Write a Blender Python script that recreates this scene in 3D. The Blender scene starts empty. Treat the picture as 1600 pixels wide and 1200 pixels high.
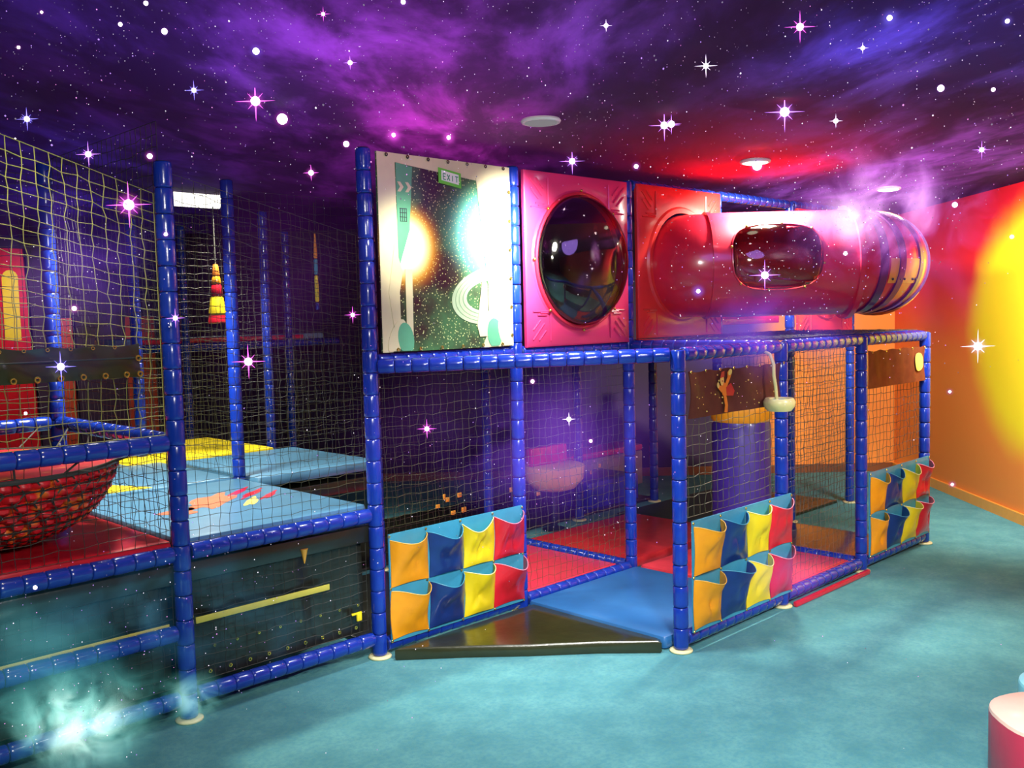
import bpy, math, random
from mathutils import Vector, Matrix, Quaternion
random.seed(7)
S = bpy.context.scene
COL = S.collection
pi = math.pi

# ------------------------------------------------------------------ camera
CAM = Vector((-3.3498, -4.5729, 2.0145))
YA, PI_, RO, FPX = .778, .0719, -.024, 1506.4
FW = Vector((math.sin(YA)*math.cos(PI_), math.cos(YA)*math.cos(PI_), -math.sin(PI_)))
_r = Vector((math.cos(YA), -math.sin(YA), 0)); _u = _r.cross(FW)
RT = _r*math.cos(RO)+_u*math.sin(RO); UP = -_r*math.sin(RO)+_u*math.cos(RO)
cd = bpy.data.cameras.new('camera'); cam = bpy.data.objects.new('camera', cd); COL.objects.link(cam)
cd.sensor_width = 36; cd.lens = FPX*36/1600; cd.clip_end = 100; cd.clip_start = .05
M = Matrix((RT, UP, -FW)).transposed().to_4x4(); M.translation = CAM
cam.matrix_world = M; S.camera = cam
def rayd(x, y): return FW + RT*((x-800)/FPX) + UP*((600-y)/FPX)
def onz(x, y, z): d = rayd(x, y); return CAM + d*((z-CAM.z)/d.z)
def at(x, y, t): return CAM + rayd(x, y)*t

# ------------------------------------------------------------------ world, exposure, lights
w = bpy.data.worlds.new('world'); S.world = w; w.use_nodes = True
w.node_tree.nodes['Background'].inputs[0].default_value = (.16, .05, .5, 1)
w.node_tree.nodes['Background'].inputs[1].default_value = .06
S.view_settings.view_transform = 'Standard'; S.view_settings.look = 'None'
S.view_settings.exposure = 0; S.view_settings.gamma = 1; S.view_settings.use_curve_mapping = False
S.cycles.max_bounces = 6; S.cycles.diffuse_bounces = 3; S.cycles.glossy_bounces = 3
S.cycles.transparent_max_bounces = 12; S.cycles.transmission_bounces = 6
S.cycles.volume_bounces = 0; S.cycles.volume_step_rate = 2.0; S.cycles.volume_max_steps = 64
S.cycles.use_denoising = True; S.cycles.caustics_reflective = False; S.cycles.caustics_refractive = False
S.cycles.sample_clamp_indirect = 4

def lamp(name, kind, loc, to, power, color=(1, 1, 1), size=.3, spot=60, blend=.6):
    l = bpy.data.lights.new(name, kind); l.energy = power; l.color = color
    if kind == 'AREA': l.shape = 'DISK'; l.size = size
    else: l.shadow_soft_size = size
    if kind == 'SPOT': l.spot_size = math.radians(spot); l.spot_blend = blend
    o = bpy.data.objects.new(name, l); COL.objects.link(o); o.location = loc
    d = Vector(to)-Vector(loc); o.rotation_euler = d.to_track_quat('-Z', 'Y').to_euler()
    return o
lamp('hall_lamp', 'AREA', (-2.7, -4.6, 2.95), (.4, -.8, .5), 120, (1, .97, .92), .5)
lamp('front_floor_lamp', 'SPOT', (-.6, -3.5, 3.0), (.1, -3.0, 0), 640, (.95, 1, .97), .3, 112, 1)
lamp('deck_lamp', 'SPOT', (-.9, 1.2, 2.95), (-.6, 1.3, .9), 480, (1, .95, .8), .15, 105, .7)
lamp('back_deck_lamp', 'SPOT', (.7, 3.0, 2.9), (.5, 2.6, .9), 260, (1, .95, .8), .15, 100, .7)
lamp('left_net_lamp', 'SPOT', (-1.9, -.5, 3.0), (-1.9, .25, 1.6), 40, (1, .95, .6), .1, 110, .8)
lamp('tube_lamp', 'SPOT', (3.25, -.70, 3.06), (3.5, -.55, 2.4), 1500, (1, .93, .75), .12, 150, .8)
lamp('far_tube_lamp', 'SPOT', (5.0, -1.0, 3.03), (4.6, -.8, 2.2), 80, (1, .95, .8), .12, 150, .8)
lamp('mural_lamp', 'SPOT', (1.0, -.75, 2.70), (1.13, 0, 2.45), 420, (1, 1, .96), .10, 75, 1)
lamp('mural_left_fill', 'SPOT', (.05, -.75, 2.7), (.26, 0, 2.42), 70, (1, .98, .85), .08, 48, 1)  # added fill spot, brightens the printed sun; no fixture here
lamp('beam_lamp', 'SPOT', (.75, -.95, 3.0), (.9, -.7, 1.7), 240, (.9, .97, 1), .12, 95, .9)
lamp('sun_wall_fill', 'SPOT', (4.15, -2.25, 2.95), (6.2, -1.4, 1.5), 800, (1, .97, .92), .4, 110, .9)  # added unseen spot that brightens the sun mural
lamp('back_corner_fill', 'SPOT', (6.7, .1, 2.95), (7.8, .95, 1.5), 55, (1, .85, .6), .2, 84, .9)  # added fill for the orange back wall, no known source
lamp('back_left_fill', 'SPOT', (-.6, 6.8, 2.7), (.6, 8.1, 1.7), 110, (1, .8, .6), .2, 95, .8)  # added fill so the castle board shows up
lamp('entrance_lamp', 'SPOT', (1.9, -1.0, 1.70), (2.3, -.6, 0), 22, (.95, .95, 1), .15, 140, .8)
lamp('interior_lamp', 'SPOT', (3.0, .9, 1.68), (3.2, 1.0, 0), 14, (1, .8, .8), .15, 150, .8)
lamp('pocket_fill', 'SPOT', (-.9, -3.6, 2.95), (.75, -.1, .35), 620, (1, .98, .92), .2, 42, .9)  # added spot to brighten the first pocket panel
lamp('right_pocket_fill', 'SPOT', (1.6, -4.6, 2.95), (2.9, -1.2, .35), 620, (1, .95, .92), .2, 42, .9)  # same kind of added spot for the right pocket panels
lamp('violet_fill', 'AREA', (1.5, -1.9, 2.95), (1.7, -.2, .8), 12, (.35, .2, 1), 1.0)  # added purple fill, not a fixture of the hall

# ------------------------------------------------------------------ materials
def newmat(name):
    m = bpy.data.materials.new(name); m.use_nodes = True
    nt = m.node_tree; nt.nodes.clear()
    out = nt.nodes.new('ShaderNodeOutputMaterial')
    return m, nt, out
def N(nt, t, **k):
    n = nt.nodes.new(t)
    for a, b in k.items(): setattr(n, a, b)
    return n
def math_(nt, op, a, b=None, c=None, clamp=False):
    n = N(nt, 'ShaderNodeMath', operation=op, use_clamp=clamp)
    for i, v in enumerate((a, b, c)):
        if v is None: continue
        if isinstance(v, (int, float)): n.inputs[i].default_value = v
        else: nt.links.new(v, n.inputs[i])
    return n.outputs[0]
def mix(nt, f, a, b, typ='MIX'):
    n = N(nt, 'ShaderNodeMix', data_type='RGBA', blend_type=typ)
    for s, v in ((n.inputs[0], f), (n.inputs[6], a), (n.inputs[7], b)):
        if isinstance(v, (int, float)): s.default_value = v
        elif isinstance(v, tuple): s.default_value = (*v[:3], 1)
        else: nt.links.new(v, s)
    return n.outputs[2]
def noise(nt, vec, scale, detail=3, rough=.5, dist=0):
    n = N(nt, 'ShaderNodeTexNoise'); n.inputs['Scale'].default_value = scale
    n.inputs['Detail'].default_value = detail; n.inputs['Roughness'].default_value = rough
    n.inputs['Distortion'].default_value = dist
    if vec is not None: nt.links.new(vec, n.inputs['Vector'])
    return n.outputs['Fac']
def sstep(nt, v, lo, hi):
    n = N(nt, 'ShaderNodeMapRange', interpolation_type='SMOOTHSTEP')
    nt.links.new(v, n.inputs[0]); n.inputs[1].default_value = lo; n.inputs[2].default_value = hi
    return n.outputs[0]
def vinyl(name, col, rough=.35, var=.12, coat=.3, metal=0, bump=.15, nscale=14, spec=.5):
    m, nt, out = newmat(name)
    b = N(nt, 'ShaderNodeBsdfPrincipled'); nt.links.new(b.outputs[0], out.inputs[0])
    g = N(nt, 'ShaderNodeNewGeometry').outputs['Position']
    f = noise(nt, g, nscale, 3)
    dark = tuple(c*(1-var*2) for c in col); lite = tuple(min(1, c*(1+var)) for c in col)
    nt.links.new(mix(nt, f, dark, lite), b.inputs['Base Color'])
    b.inputs['Roughness'].default_value = rough; b.inputs['Metallic'].default_value = metal
    b.inputs['Coat Weight'].default_value = coat; b.inputs['Coat Roughness'].default_value = .15
    b.inputs['Specular IOR Level'].default_value = spec
    if bump:
        bp = N(nt, 'ShaderNodeBump'); bp.inputs['Strength'].default_value = bump; bp.inputs['Distance'].default_value = .01
        nt.links.new(noise(nt, g, nscale*1.3, 2), bp.inputs['Height']); nt.links.new(bp.outputs[0], b.inputs['Normal'])
    return m
def glow(name, col, s):
    m, nt, out = newmat(name); e = N(nt, 'ShaderNodeEmission')
    e.inputs[0].default_value = (*col, 1); e.inputs[1].default_value = s
    nt.links.new(e.outputs[0], out.inputs[0]); return m

BLUE = vinyl('blue_vinyl', (.007, .038, .38), .24, .15, .6)
STEEL = vinyl('dark_steel', (.03, .04, .09), .4, .1, .2, .6)
NET = vinyl('olive_net_cord', (.06, .056, .02), .5, .2, 0, bump=0)
NET_LIT = vinyl('lit_net_cord', (.42, .42, .12), .6, .2, 0, bump=0)  # lamp light on the black cord put into its colour
NETD = vinyl('dark_net_cord', (.05, .05, .04), .6, .2, 0, bump=0)
RED = vinyl('red_vinyl', (.72, .012, .03), .35, .15, .4)
ORANGE = vinyl('orange_vinyl', (1., .36, .005), .5, .1, .1)
NAVY = vinyl('navy_vinyl', (.008, .035, .2), .35, .15, .4)
YELLOW = vinyl('yellow_vinyl', (1., .74, .01), .5, .08, .1)
SKY = vinyl('pale_blue_vinyl', (.05, .34, .52), .4, .1, .3)
MATBLUE = vinyl('blue_mat_vinyl', (.03, .16, .42), .4, .15, .3, nscale=4)
DECKBLUE = vinyl('grey_blue_mat_vinyl', (.10, .28, .46), .35, .15, .4, nscale=4)
BLACK = vinyl('black_vinyl', (.018, .018, .012), .3, .2, .5)
OLIVE = vinyl('black_green_vinyl', (.028, .03, .008), .28, .2, .5)
BRASS = vinyl('brass', (.8, .6, .12), .25, .05, 0, .9, 0)
CREAM = vinyl('cream_vinyl', (.78, .70, .40), .4, .12, .2, nscale=5)
WHITEP = vinyl('white_plastic', (.85, .85, .75), .4, .03, .2)
PANEL2 = vinyl('scarlet_moulded_plastic', (.80, .035, .03), .3, .08, .5, nscale=3)
PANEL = vinyl('red_moulded_plastic', (.82, .045, .17), .3, .08, .5, nscale=3)
TUBE = vinyl('red_tube_plastic', (.72, .02, .055), .33, .06, .9, nscale=3, bump=.05)
BROWN = vinyl('brown_vinyl', (.12, .03, .02), .6, .2, .05, spec=.3)
MINT = vinyl('green_print', (.12, .42, .22), .5, .08, .1)
GREEN = vinyl('sign_green', (.15, .65, .05), .5, .02, 0, bump=0)
FOOT = vinyl('ivory_foot', (.8, .75, .4), .4, .05, .1, bump=0)
LEMON = vinyl('lemon_plastic', (.8, .75, .3), .35, .05, .3, bump=0)
PEACH = vinyl('peach_vinyl', (.95, .62, .5), .4, .04, .2)
CRIMSON = vinyl('crimson_vinyl', (.75, .03, .09), .4, .06, .2)
AQUA = vinyl('aqua_vinyl', (.3, .8, .9), .4, .04, .2)
PRINTRED = vinyl('printed_orange_red', (.75, .16, .06), .5, .2, .2, bump=0)
AMBER = vinyl('amber_plastic', (.9, .42, .05), .25, .05, .5, bump=0)
FIG_O = vinyl('figure_orange', (.95, .25, .02), .5, .05, 0, bump=0)
FIG_Y = vinyl('figure_yellow', (1., .7, .15), .5, .05, 0, bump=0)
FIG_R = vinyl('figure_red', (.6, .03, .02), .5, .05, 0, bump=0)
DARKP = vinyl('dark_groove', (.05, .0, .01), .5, 0, 0, bump=0)

def carpet():
    m, nt, out = newmat('teal_carpet')
    b = N(nt, 'ShaderNodeBsdfPrincipled'); nt.links.new(b.outputs[0], out.inputs[0])
    g = N(nt, 'ShaderNodeNewGeometry').outputs['Position']
    c1 = mix(nt, sstep(nt, noise(nt, g, 3.4, 6, .7), .25, .8), (.075, .24, .26), (.14, .37, .37))
    c2 = mix(nt, sstep(nt, noise(nt, g, 40, 3, .7), .4, .65), c1, (.05, .22, .32))
    nt.links.new(mix(nt, .4, c1, c2), b.inputs['Base Color'])
    b.inputs['Roughness'].default_value = .95; b.inputs['Specular IOR Level'].default_value = .1
    bp = N(nt, 'ShaderNodeBump'); bp.inputs['Strength'].default_value = .5; bp.inputs['Distance'].default_value = .004
    nt.links.new(noise(nt, g, 160, 2), bp.inputs['Height']); nt.links.new(bp.outputs[0], b.inputs['Normal'])
    return m

# nebula overlay added to the ceiling as glow: soft coloured clouds, centred on places of the ceiling
U2 = Vector((-.712, -.702, 0)).normalized()      # long axis of the room, from the back wall to the entrance
V2 = Vector((-.702, .712, 0)).normalized()
def galaxy():
    m, nt, out = newmat('ceiling_with_nebula_overlay')
    b = N(nt, 'ShaderNodeBsdfPrincipled'); nt.links.new(b.outputs[0], out.inputs[0])
    g = N(nt, 'ShaderNodeNewGeometry').outputs['Position']
    def dot(v):
        n = N(nt, 'ShaderNodeVectorMath', operation='DOT_PRODUCT'); nt.links.new(g, n.inputs[0]); n.inputs[1].default_value = v
        return n.outputs['Value']
    du, dv = dot(U2), dot(V2)
    cb = N(nt, 'ShaderNodeCombineXYZ')
    nt.links.new(math_(nt, 'MULTIPLY', du, .38), cb.inputs[0]); nt.links.new(dv, cb.inputs[1])
    n1 = noise(nt, cb.outputs[0], 2.2, 6, .62, .3); n2 = noise(nt, cb.outputs[0], .9, 3, .5)
    wisp = sstep(nt, n1, .40, .72)
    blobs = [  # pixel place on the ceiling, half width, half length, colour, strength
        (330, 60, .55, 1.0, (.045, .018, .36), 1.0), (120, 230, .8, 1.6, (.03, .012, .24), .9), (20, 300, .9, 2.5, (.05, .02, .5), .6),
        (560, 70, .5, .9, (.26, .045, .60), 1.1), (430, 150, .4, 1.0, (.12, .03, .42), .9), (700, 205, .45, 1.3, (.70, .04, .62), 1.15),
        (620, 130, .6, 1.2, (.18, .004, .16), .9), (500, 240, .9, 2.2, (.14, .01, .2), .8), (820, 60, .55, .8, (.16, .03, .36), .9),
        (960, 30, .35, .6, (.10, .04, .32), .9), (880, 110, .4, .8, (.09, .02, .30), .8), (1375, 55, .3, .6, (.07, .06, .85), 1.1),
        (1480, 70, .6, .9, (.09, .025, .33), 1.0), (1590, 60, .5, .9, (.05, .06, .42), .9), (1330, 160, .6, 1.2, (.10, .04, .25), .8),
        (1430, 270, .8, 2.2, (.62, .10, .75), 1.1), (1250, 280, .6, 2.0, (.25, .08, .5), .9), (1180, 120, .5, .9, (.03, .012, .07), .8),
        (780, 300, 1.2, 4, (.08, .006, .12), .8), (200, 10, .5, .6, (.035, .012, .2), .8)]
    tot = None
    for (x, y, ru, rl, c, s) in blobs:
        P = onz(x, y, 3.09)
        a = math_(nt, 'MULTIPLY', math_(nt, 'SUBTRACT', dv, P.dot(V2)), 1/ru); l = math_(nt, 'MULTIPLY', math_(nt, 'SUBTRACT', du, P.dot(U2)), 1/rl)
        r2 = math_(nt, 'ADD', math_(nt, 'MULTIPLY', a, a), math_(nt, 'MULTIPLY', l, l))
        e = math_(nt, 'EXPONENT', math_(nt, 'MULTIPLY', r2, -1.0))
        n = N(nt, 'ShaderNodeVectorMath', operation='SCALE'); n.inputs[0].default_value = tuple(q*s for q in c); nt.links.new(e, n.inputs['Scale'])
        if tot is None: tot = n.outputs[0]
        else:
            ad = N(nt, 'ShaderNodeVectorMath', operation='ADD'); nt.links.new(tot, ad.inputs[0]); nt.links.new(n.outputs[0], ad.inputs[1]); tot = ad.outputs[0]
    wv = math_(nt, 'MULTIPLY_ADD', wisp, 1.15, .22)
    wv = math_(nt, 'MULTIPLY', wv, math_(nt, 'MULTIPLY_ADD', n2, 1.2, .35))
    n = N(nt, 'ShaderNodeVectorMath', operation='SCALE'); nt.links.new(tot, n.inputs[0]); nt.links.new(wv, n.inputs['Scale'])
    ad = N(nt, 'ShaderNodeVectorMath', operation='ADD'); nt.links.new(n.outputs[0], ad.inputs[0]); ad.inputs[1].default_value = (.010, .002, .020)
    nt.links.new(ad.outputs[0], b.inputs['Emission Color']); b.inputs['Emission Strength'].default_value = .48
    # dark paint with the red light above the tube put into the colour
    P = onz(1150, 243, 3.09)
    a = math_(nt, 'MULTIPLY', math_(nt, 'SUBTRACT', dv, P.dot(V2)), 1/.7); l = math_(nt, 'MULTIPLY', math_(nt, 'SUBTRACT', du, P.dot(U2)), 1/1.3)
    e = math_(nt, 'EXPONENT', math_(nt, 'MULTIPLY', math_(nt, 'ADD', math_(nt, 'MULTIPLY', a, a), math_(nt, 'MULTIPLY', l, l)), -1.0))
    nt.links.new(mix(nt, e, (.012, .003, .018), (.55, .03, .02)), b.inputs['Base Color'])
    b.inputs['Roughness'].default_value = .9; b.inputs['Specular IOR Level'].default_value = .1
    return m

def sunwall():
    m, nt, out = newmat('sun_mural_wall')
    b = N(nt, 'ShaderNodeBsdfPrincipled'); nt.links.new(b.outputs[0], out.inputs[0])
    g = N(nt, 'ShaderNodeNewGeometry').outputs['Position']
    d = N(nt, 'ShaderNodeVectorMath', operation='DISTANCE'); nt.links.new(g, d.inputs[0]); d.inputs[1].default_value = (5.92, -1.72, 1.8)
    sep = N(nt, 'ShaderNodeSeparateXYZ'); nt.links.new(g, sep.inputs[0])
    nz = noise(nt, g, 1.6, 3)
    zz = math_(nt, 'ADD', sep.outputs[2], math_(nt, 'MULTIPLY', nz, .3))
    base = mix(nt, sstep(nt, zz, 1.3, 2.5), (.95, .30, .05), (.9, .012, .03))
    dd = math_(nt, 'ADD', d.outputs['Value'], math_(nt, 'MULTIPLY', math_(nt, 'SUBTRACT', nz, .5), .25))
    c = mix(nt, sstep(nt, dd, 1.32, .84), base, (1, .82, .02))
    nt.links.new(c, b.inputs['Base Color']); b.inputs['Roughness'].default_value = .55
    return m
def backwall():
    m, nt, out = newmat('orange_back_wall')
    b = N(nt, 'ShaderNodeBsdfPrincipled'); nt.links.new(b.outputs[0], out.inputs[0])
    g = N(nt, 'ShaderNodeNewGeometry').outputs['Position']
    n = N(nt, 'ShaderNodeVectorMath', operation='DOT_PRODUCT'); nt.links.new(g, n.inputs[0]); n.inputs[1].default_value = V2
    c = mix(nt, sstep(nt, n.outputs['Value'], -5.4+1.35, -5.4+1.8), (.95, .30, .04), (.03, .01, .05))  # away from the corner the wall's shade is put into the colour
    nt.links.new(c, b.inputs['Base Color']); b.inputs['Roughness'].default_value = .7
    return m

# ------------------------------------------------------------------ mesh building
class G:
    def __init__(s): s.v = []; s.f = []; s.m = []
    def quad(s, a, b, c, d, mi=0):
        i = len(s.v); s.v += [tuple(a), tuple(b), tuple(c), tuple(d)]; s.f.append((i, i+1, i+2, i+3)); s.m.append(mi)
    def add(s, vs, fs, mi=0):
        i = len(s.v); s.v += [tuple(q) for q in vs]; s.f += [tuple(i+k for k in f) for f in fs]; s.m += [mi]*len(fs); return s
    def box(s, lo, hi, mi=0, bev=0):
        x0, y0, z0 = lo; x1, y1, z1 = hi
        if bev:
            # rounded box: stacked inset outlines
            b = bev
            def outl(ins, z):
                X0, Y0, X1, Y1 = x0+ins, y0+ins, x1-ins, y1-ins; P = []
                for cx, cy, a0 in ((X1-b, Y1-b, 0), (X0+b, Y1-b, pi/2), (X0+b, Y0+b, pi), (X1-b, Y0+b, 1.5*pi)):
                    for k in range(4):
                        a = a0+k*pi/6; P.append((cx+b*math.cos(a), cy+b*math.sin(a), z))
                return P
            rings = [outl(b*.8, z0), outl(b*.2, z0+b*.3), outl(0, z0+b), outl(0, z1-b), outl(b*.25, z1-b*.25), outl(b, z1)]
            return s.loft(rings, mi, True)
        vs = [(x0, y0, z0), (x1, y0, z0), (x1, y1, z0), (x0, y1, z0), (x0, y0, z1), (x1, y0, z1), (x1, y1, z1), (x0, y1, z1)]
        return s.add(vs, [(0, 3, 2, 1), (4, 5, 6, 7), (0, 1, 5, 4), (1, 2, 6, 5), (2, 3, 7, 6), (3, 0, 4, 7)], mi)
    def loft(s, rings, mi=0, cap=True, closed=True):
        n = len(rings[0]); i = len(s.v)
        for r in rings: s.v += [tuple(p) for p in r]
        for k in range(len(rings)-1):
            for j in range(n if closed else n-1):
                a = i+k*n+j; b = i+k*n+(j+1) % n
                s.f.append((a, b, b+n, a+n)); s.m.append(mi)
        if cap:
            s.f.append(tuple(i+j for j in reversed(range(n)))); s.m.append(mi)
            s.f.append(tuple(i+(len(rings)-1)*n+j for j in range(n))); s.m.append(mi)
        return s
    def tube(s, pts, r, n=8, mi=0, cap=True):
        pts = [Vector(p) for p in pts]; rings = []; up = None
        for k, p in enumerate(pts):
            t = (pts[min(k+1, len(pts)-1)]-pts[max(k-1, 0)]).normalized()
            if up is None: up = Vector((0, 0, 1)) if abs(t.z) < .9 else Vector((1, 0, 0))
            a = t.cross(up).normalized(); c = a.cross(t).normalized(); up = c
            rr = r[k] if isinstance(r, (list, tuple)) else r
            rings.append([p+a*rr*math.cos(2*pi*j/n)+c*rr*math.sin(2*pi*j/n) for j in range(n)])
        return s.loft(rings, mi, cap)
    def lathe(s, prof, n=16, mi=0, c=(0, 0, 0), cap=True):
        rings = [[(c[0]+r*math.cos(2*pi*j/n), c[1]+r*math.sin(2*pi*j/n), c[2]+z) for j in range(n)] for r, z in prof]
        return s.loft(rings, mi, cap)
    def torus(s, c, ax, R, r, n=24, k=8, mi=0, sx=1, sz=1):
        ax = Vector(ax).normalized(); up = Vector((0, 0, 1)) if abs(ax.z) < .9 else Vector((1, 0, 0))
        a = up.cross(ax).normalized(); b = ax.cross(a); c = Vector(c); i = len(s.v)
        for p in range(n):
            t = 2*pi*p/n; d = a*math.cos(t)*sx+b*math.sin(t)*sz
            for q in range(k):
                u = 2*pi*q/k; s.v.append(tuple(c+d*(R+r*math.cos(u))+ax*r*math.sin(u)))
        for p in range(n):
            for q in range(k):
                s.f.append((i+p*k+q, i+((p+1) % n)*k+q, i+((p+1) % n)*k+(q+1) % k, i+p*k+(q+1) % k)); s.m.append(mi)
        return s
    def sphere(s, c, r, n=10, m=6, mi=0, sc=(1, 1, 1)):
        prof = [(max(r*math.sin(pi*k/m), r*.02), -r*math.cos(pi*k/m)) for k in range(m+1)]
        rings = [[(c[0]+sc[0]*q*math.cos(2*pi*j/n), c[1]+sc[1]*q*math.sin(2*pi*j/n), c[2]+sc[2]*z) for j in range(n)] for q, z in prof]
        return s.loft(rings, mi, True)
    def mesh(s, name, mats, off=(0, 0, 0), smooth=True):
        me = bpy.data.meshes.new(name)
        ox, oy, oz = off
        me.from_pydata([(x-ox, y-oy, z-oz) for x, y, z in s.v], [], s.f)
        for m in mats: me.materials.append(m)
        if len(mats) > 1: me.polygons.foreach_set('material_index', s.m)
        if smooth: me.shade_smooth()
        me.update(); return me

def tag(o, label=None, cat=None, group=None, kind=None):
    for k, v in (('label', label), ('category', cat), ('group', group), ('kind', kind)):
        if v: o[k] = v
    return o
def empty(name, loc, label, cat, group=None, rot=None):
    o = bpy.data.objects.new(name, None); COL.objects.link(o); o.location = loc; o.empty_display_size = .1
    if rot: o.rotation_mode = 'QUATERNION'; o.rotation_quaternion = rot
    return tag(o, label, cat, group)
def wloc(p):
    v = Vector((0, 0, 0))
    while p is not None: v += Vector(p.location); p = p.parent
    return v
def part(name, g, mats, parent=None, smooth=True, label=None):
    """links geometry given in world metres as one mesh object (a child keeps its place)"""
    if not isinstance(mats, (list, tuple)): mats = [mats]
    me = g.mesh(name, mats, wloc(parent), smooth)
    if smooth:
        try: me.set_sharp_from_angle(angle=math.radians(40))
        except Exception: pass
    o = bpy.data.objects.new(name, me); COL.objects.link(o); o.parent = parent
    return tag(o, label)
def solo(name, g, mats, label, cat, group=None, smooth=True):
    o = part(name, g, mats, None, smooth); return tag(o, label, cat, group)
def struct(name, g, mat, smooth=False):
    o = part(name, g, mat, None, smooth); o['kind'] = 'structure'; return o

# ------------------------------------------------------------------ room
K = Vector((8.17, .49, 0))                    # far right corner
def room(u, v, z): p = K+U2*u+V2*v; return (p.x, p.y, z)
H = 3.09
LU, LV = 15, 12.5
def slab(u0, u1, v0, v1, z0, z1):
    g = G(); P = [room(u, v, z) for z in (z0, z1) for u, v in ((u0, v0), (u1, v0), (u1, v1), (u0, v1))]
    return g.add(P, [(0, 3, 2, 1), (4, 5, 6, 7), (0, 1, 5, 4), (1, 2, 6, 5), (2, 3, 7, 6), (3, 0, 4, 7)])
struct('floor', slab(-.1, LU, -.1, LV, -.1, 0), carpet())
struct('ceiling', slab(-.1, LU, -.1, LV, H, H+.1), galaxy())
struct('wall_right', slab(-.1, LU, -.12, 0, 0, H), sunwall())
struct('wall_back', slab(-.12, 0, 0, LV, 0, H), backwall())
DW = vinyl('dark_hall_wall', (.02, .008, .035), .8, .2, 0, spec=.2)
struct('wall_left', slab(0, LU, LV, LV+.12, 0, H), DW)
struct('wall_front', slab(LU, LU+.12, 0, LV, 0, H), DW)
struct('baseboard_right', slab(.0, LU, 0.001, .025, 0, .1), vinyl('orange_skirting', (.95, .42, .06), .4, .05, .2))
struct('baseboard_back', slab(0.001, .025, .03, LV, 0, .1), vinyl('dark_skirting', (.25, .07, .02), .5, .05, .1))

# ------------------------------------------------------------------ padded posts and rails
def pad_mesh(r, L, name):
    return G().lathe([(r*.80, 0), (r*.93, L*.018), (r*.985, L*.06), (r*1.005, L*.2), (r*.995, L*.6), (r*.985, L*.94), (r*.93, L*.982), (r*.80, L)], 14).mesh(name, [BLUE])
PAD = pad_mesh(.045, .128, 'foam_pad')
RPAD = pad_mesh(.043, .1, 'foam_pad_short')
CORE = G().lathe([(.034, 0), (.034, 1)], 10).mesh('steel_tube', [STEEL])
FOOTM = G().lathe([(.066, 0), (.07, .004), (.068, .012), (.05, .016)], 20).mesh('foot_plate', [FOOT])
TIE = G().torus((0, 0, 0), (0, 0, 1), .0365, .0035, 14, 5).mesh('cable_tie', [SKY])
def child(name, me, parent, loc=(0, 0, 0), sz=1, rz=0):
    o = bpy.data.objects.new(name, me); COL.objects.link(o); o.parent = parent; o.location = loc
    o.scale = (1, 1, sz); o.rotation_euler = (0, 0, rz); return o
def post(x, y, z0, z1, label, group='blue padded posts of the play frame'):
    t = empty('padded_post', (x, y, z0), label, 'post', group)
    o0 = 0
    if z0 == 0: child('foot_plate', FOOTM, t); o0 = .016
    child('steel_tube', CORE, t, (0, 0, o0), z1-z0-o0)
    n = max(1, round((z1-z0-o0-.01)/.128)); st = (z1-z0-o0-.004)/n
    for k in range(n):
        child('foam_pad', PAD, t, (0, 0, o0+.002+k*st), st/.128*random.uniform(.975, 1), random.random()*6)
    return t
def rail(a, b, label, group='blue padded rails of the play frame', trim=.047, step=.1):
    a = Vector(a); b = Vector(b); d = (b-a).normalized(); a = a+d*trim; b = b-d*trim; L = (b-a).length
    t = empty('padded_rail', a, label, 'rail', group, d.to_track_quat('Z', 'Y'))
    child('steel_tube', CORE, t, (0, 0, 0), L)
    n = max(1, round(L/step)); st = L/n
    for k in range(n): child('foam_pad', RPAD, t, (0, 0, k*st), st/.1*random.uniform(.97, 1), random.random()*6)
    return t
T = 2.99
post(-1.2, 0, 0, 2.80, 'tall blue padded post left of the black play netting, nearest to the camera')
post(0, 0, 0, T, 'tall blue padded post between the black netting and the orange pockets')
post(1.2, 0, 0, T, 'blue padded post between the space mural and the bubble window panel')
post(2.4, 0, 0, T, 'blue padded post behind the blue entrance mat, between the two red panels')
post(3.6, 0, 0, T, 'dim blue padded post behind the brown banner, beside the purple roller')
post(4.8, 0, 0, T, 'dark blue padded post left of the square of orange netting')
post(6.0, 0, 0, T, 'dark blue padded post right of the square of orange netting')
C0, CY = 1.26, -1.27
CX = [C0, 2.42, 3.59, 4.75]
HB = 1.76
for x, l in zip(CX, ('short blue padded post at the right corner of the black entrance wedge',
                     'blue padded post at the right end of the middle pocket panel',
                     'blue padded post at the left end of the farthest pocket panel',
                     'blue padded corner post nearest to the orange wall')):
    post(x, CY, 0, HB+.03, l)
for (x, y, z0, z1, l) in [
    (-1.2, 1.59, 0, T, 'blue padded post behind the hanging net bowl'),
    (0, 1.59, 0, T, 'dark blue padded post standing at the back edge of the grey blue deck mat'),
    (0, 3.18, 0, T, 'dark padded post at the left end of the yellow deck mat'),
    (1.2, 3.18, 0, T, 'blue padded post behind the pale blue deck mat'),
    (1.2, 4.77, 0, T, 'bright blue padded post right of the nearest tall post, far behind'),
    (2.4, 4.77, 0, T, 'thin far blue padded post right of the striped cone'),
    (1.2, 1.59, 0, T, 'shadowed padded post behind the tall post at the first pocket panel'),
    (2.4, 1.59, 0, HB, 'shadowed padded post behind the red floor mat'),
    (3.6, 1.59, 0, HB, 'shadowed padded post near the small yellow bucket seat'),
    (4.8, 1.59, 0, HB, 'bright blue padded post deep in the lower level, left of the entrance post'),
    (-1.2, 4.77, 0, T, 'far dark blue padded post at the left behind the black vinyl band')]:
    post(x, y, z0, z1, l)
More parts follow.
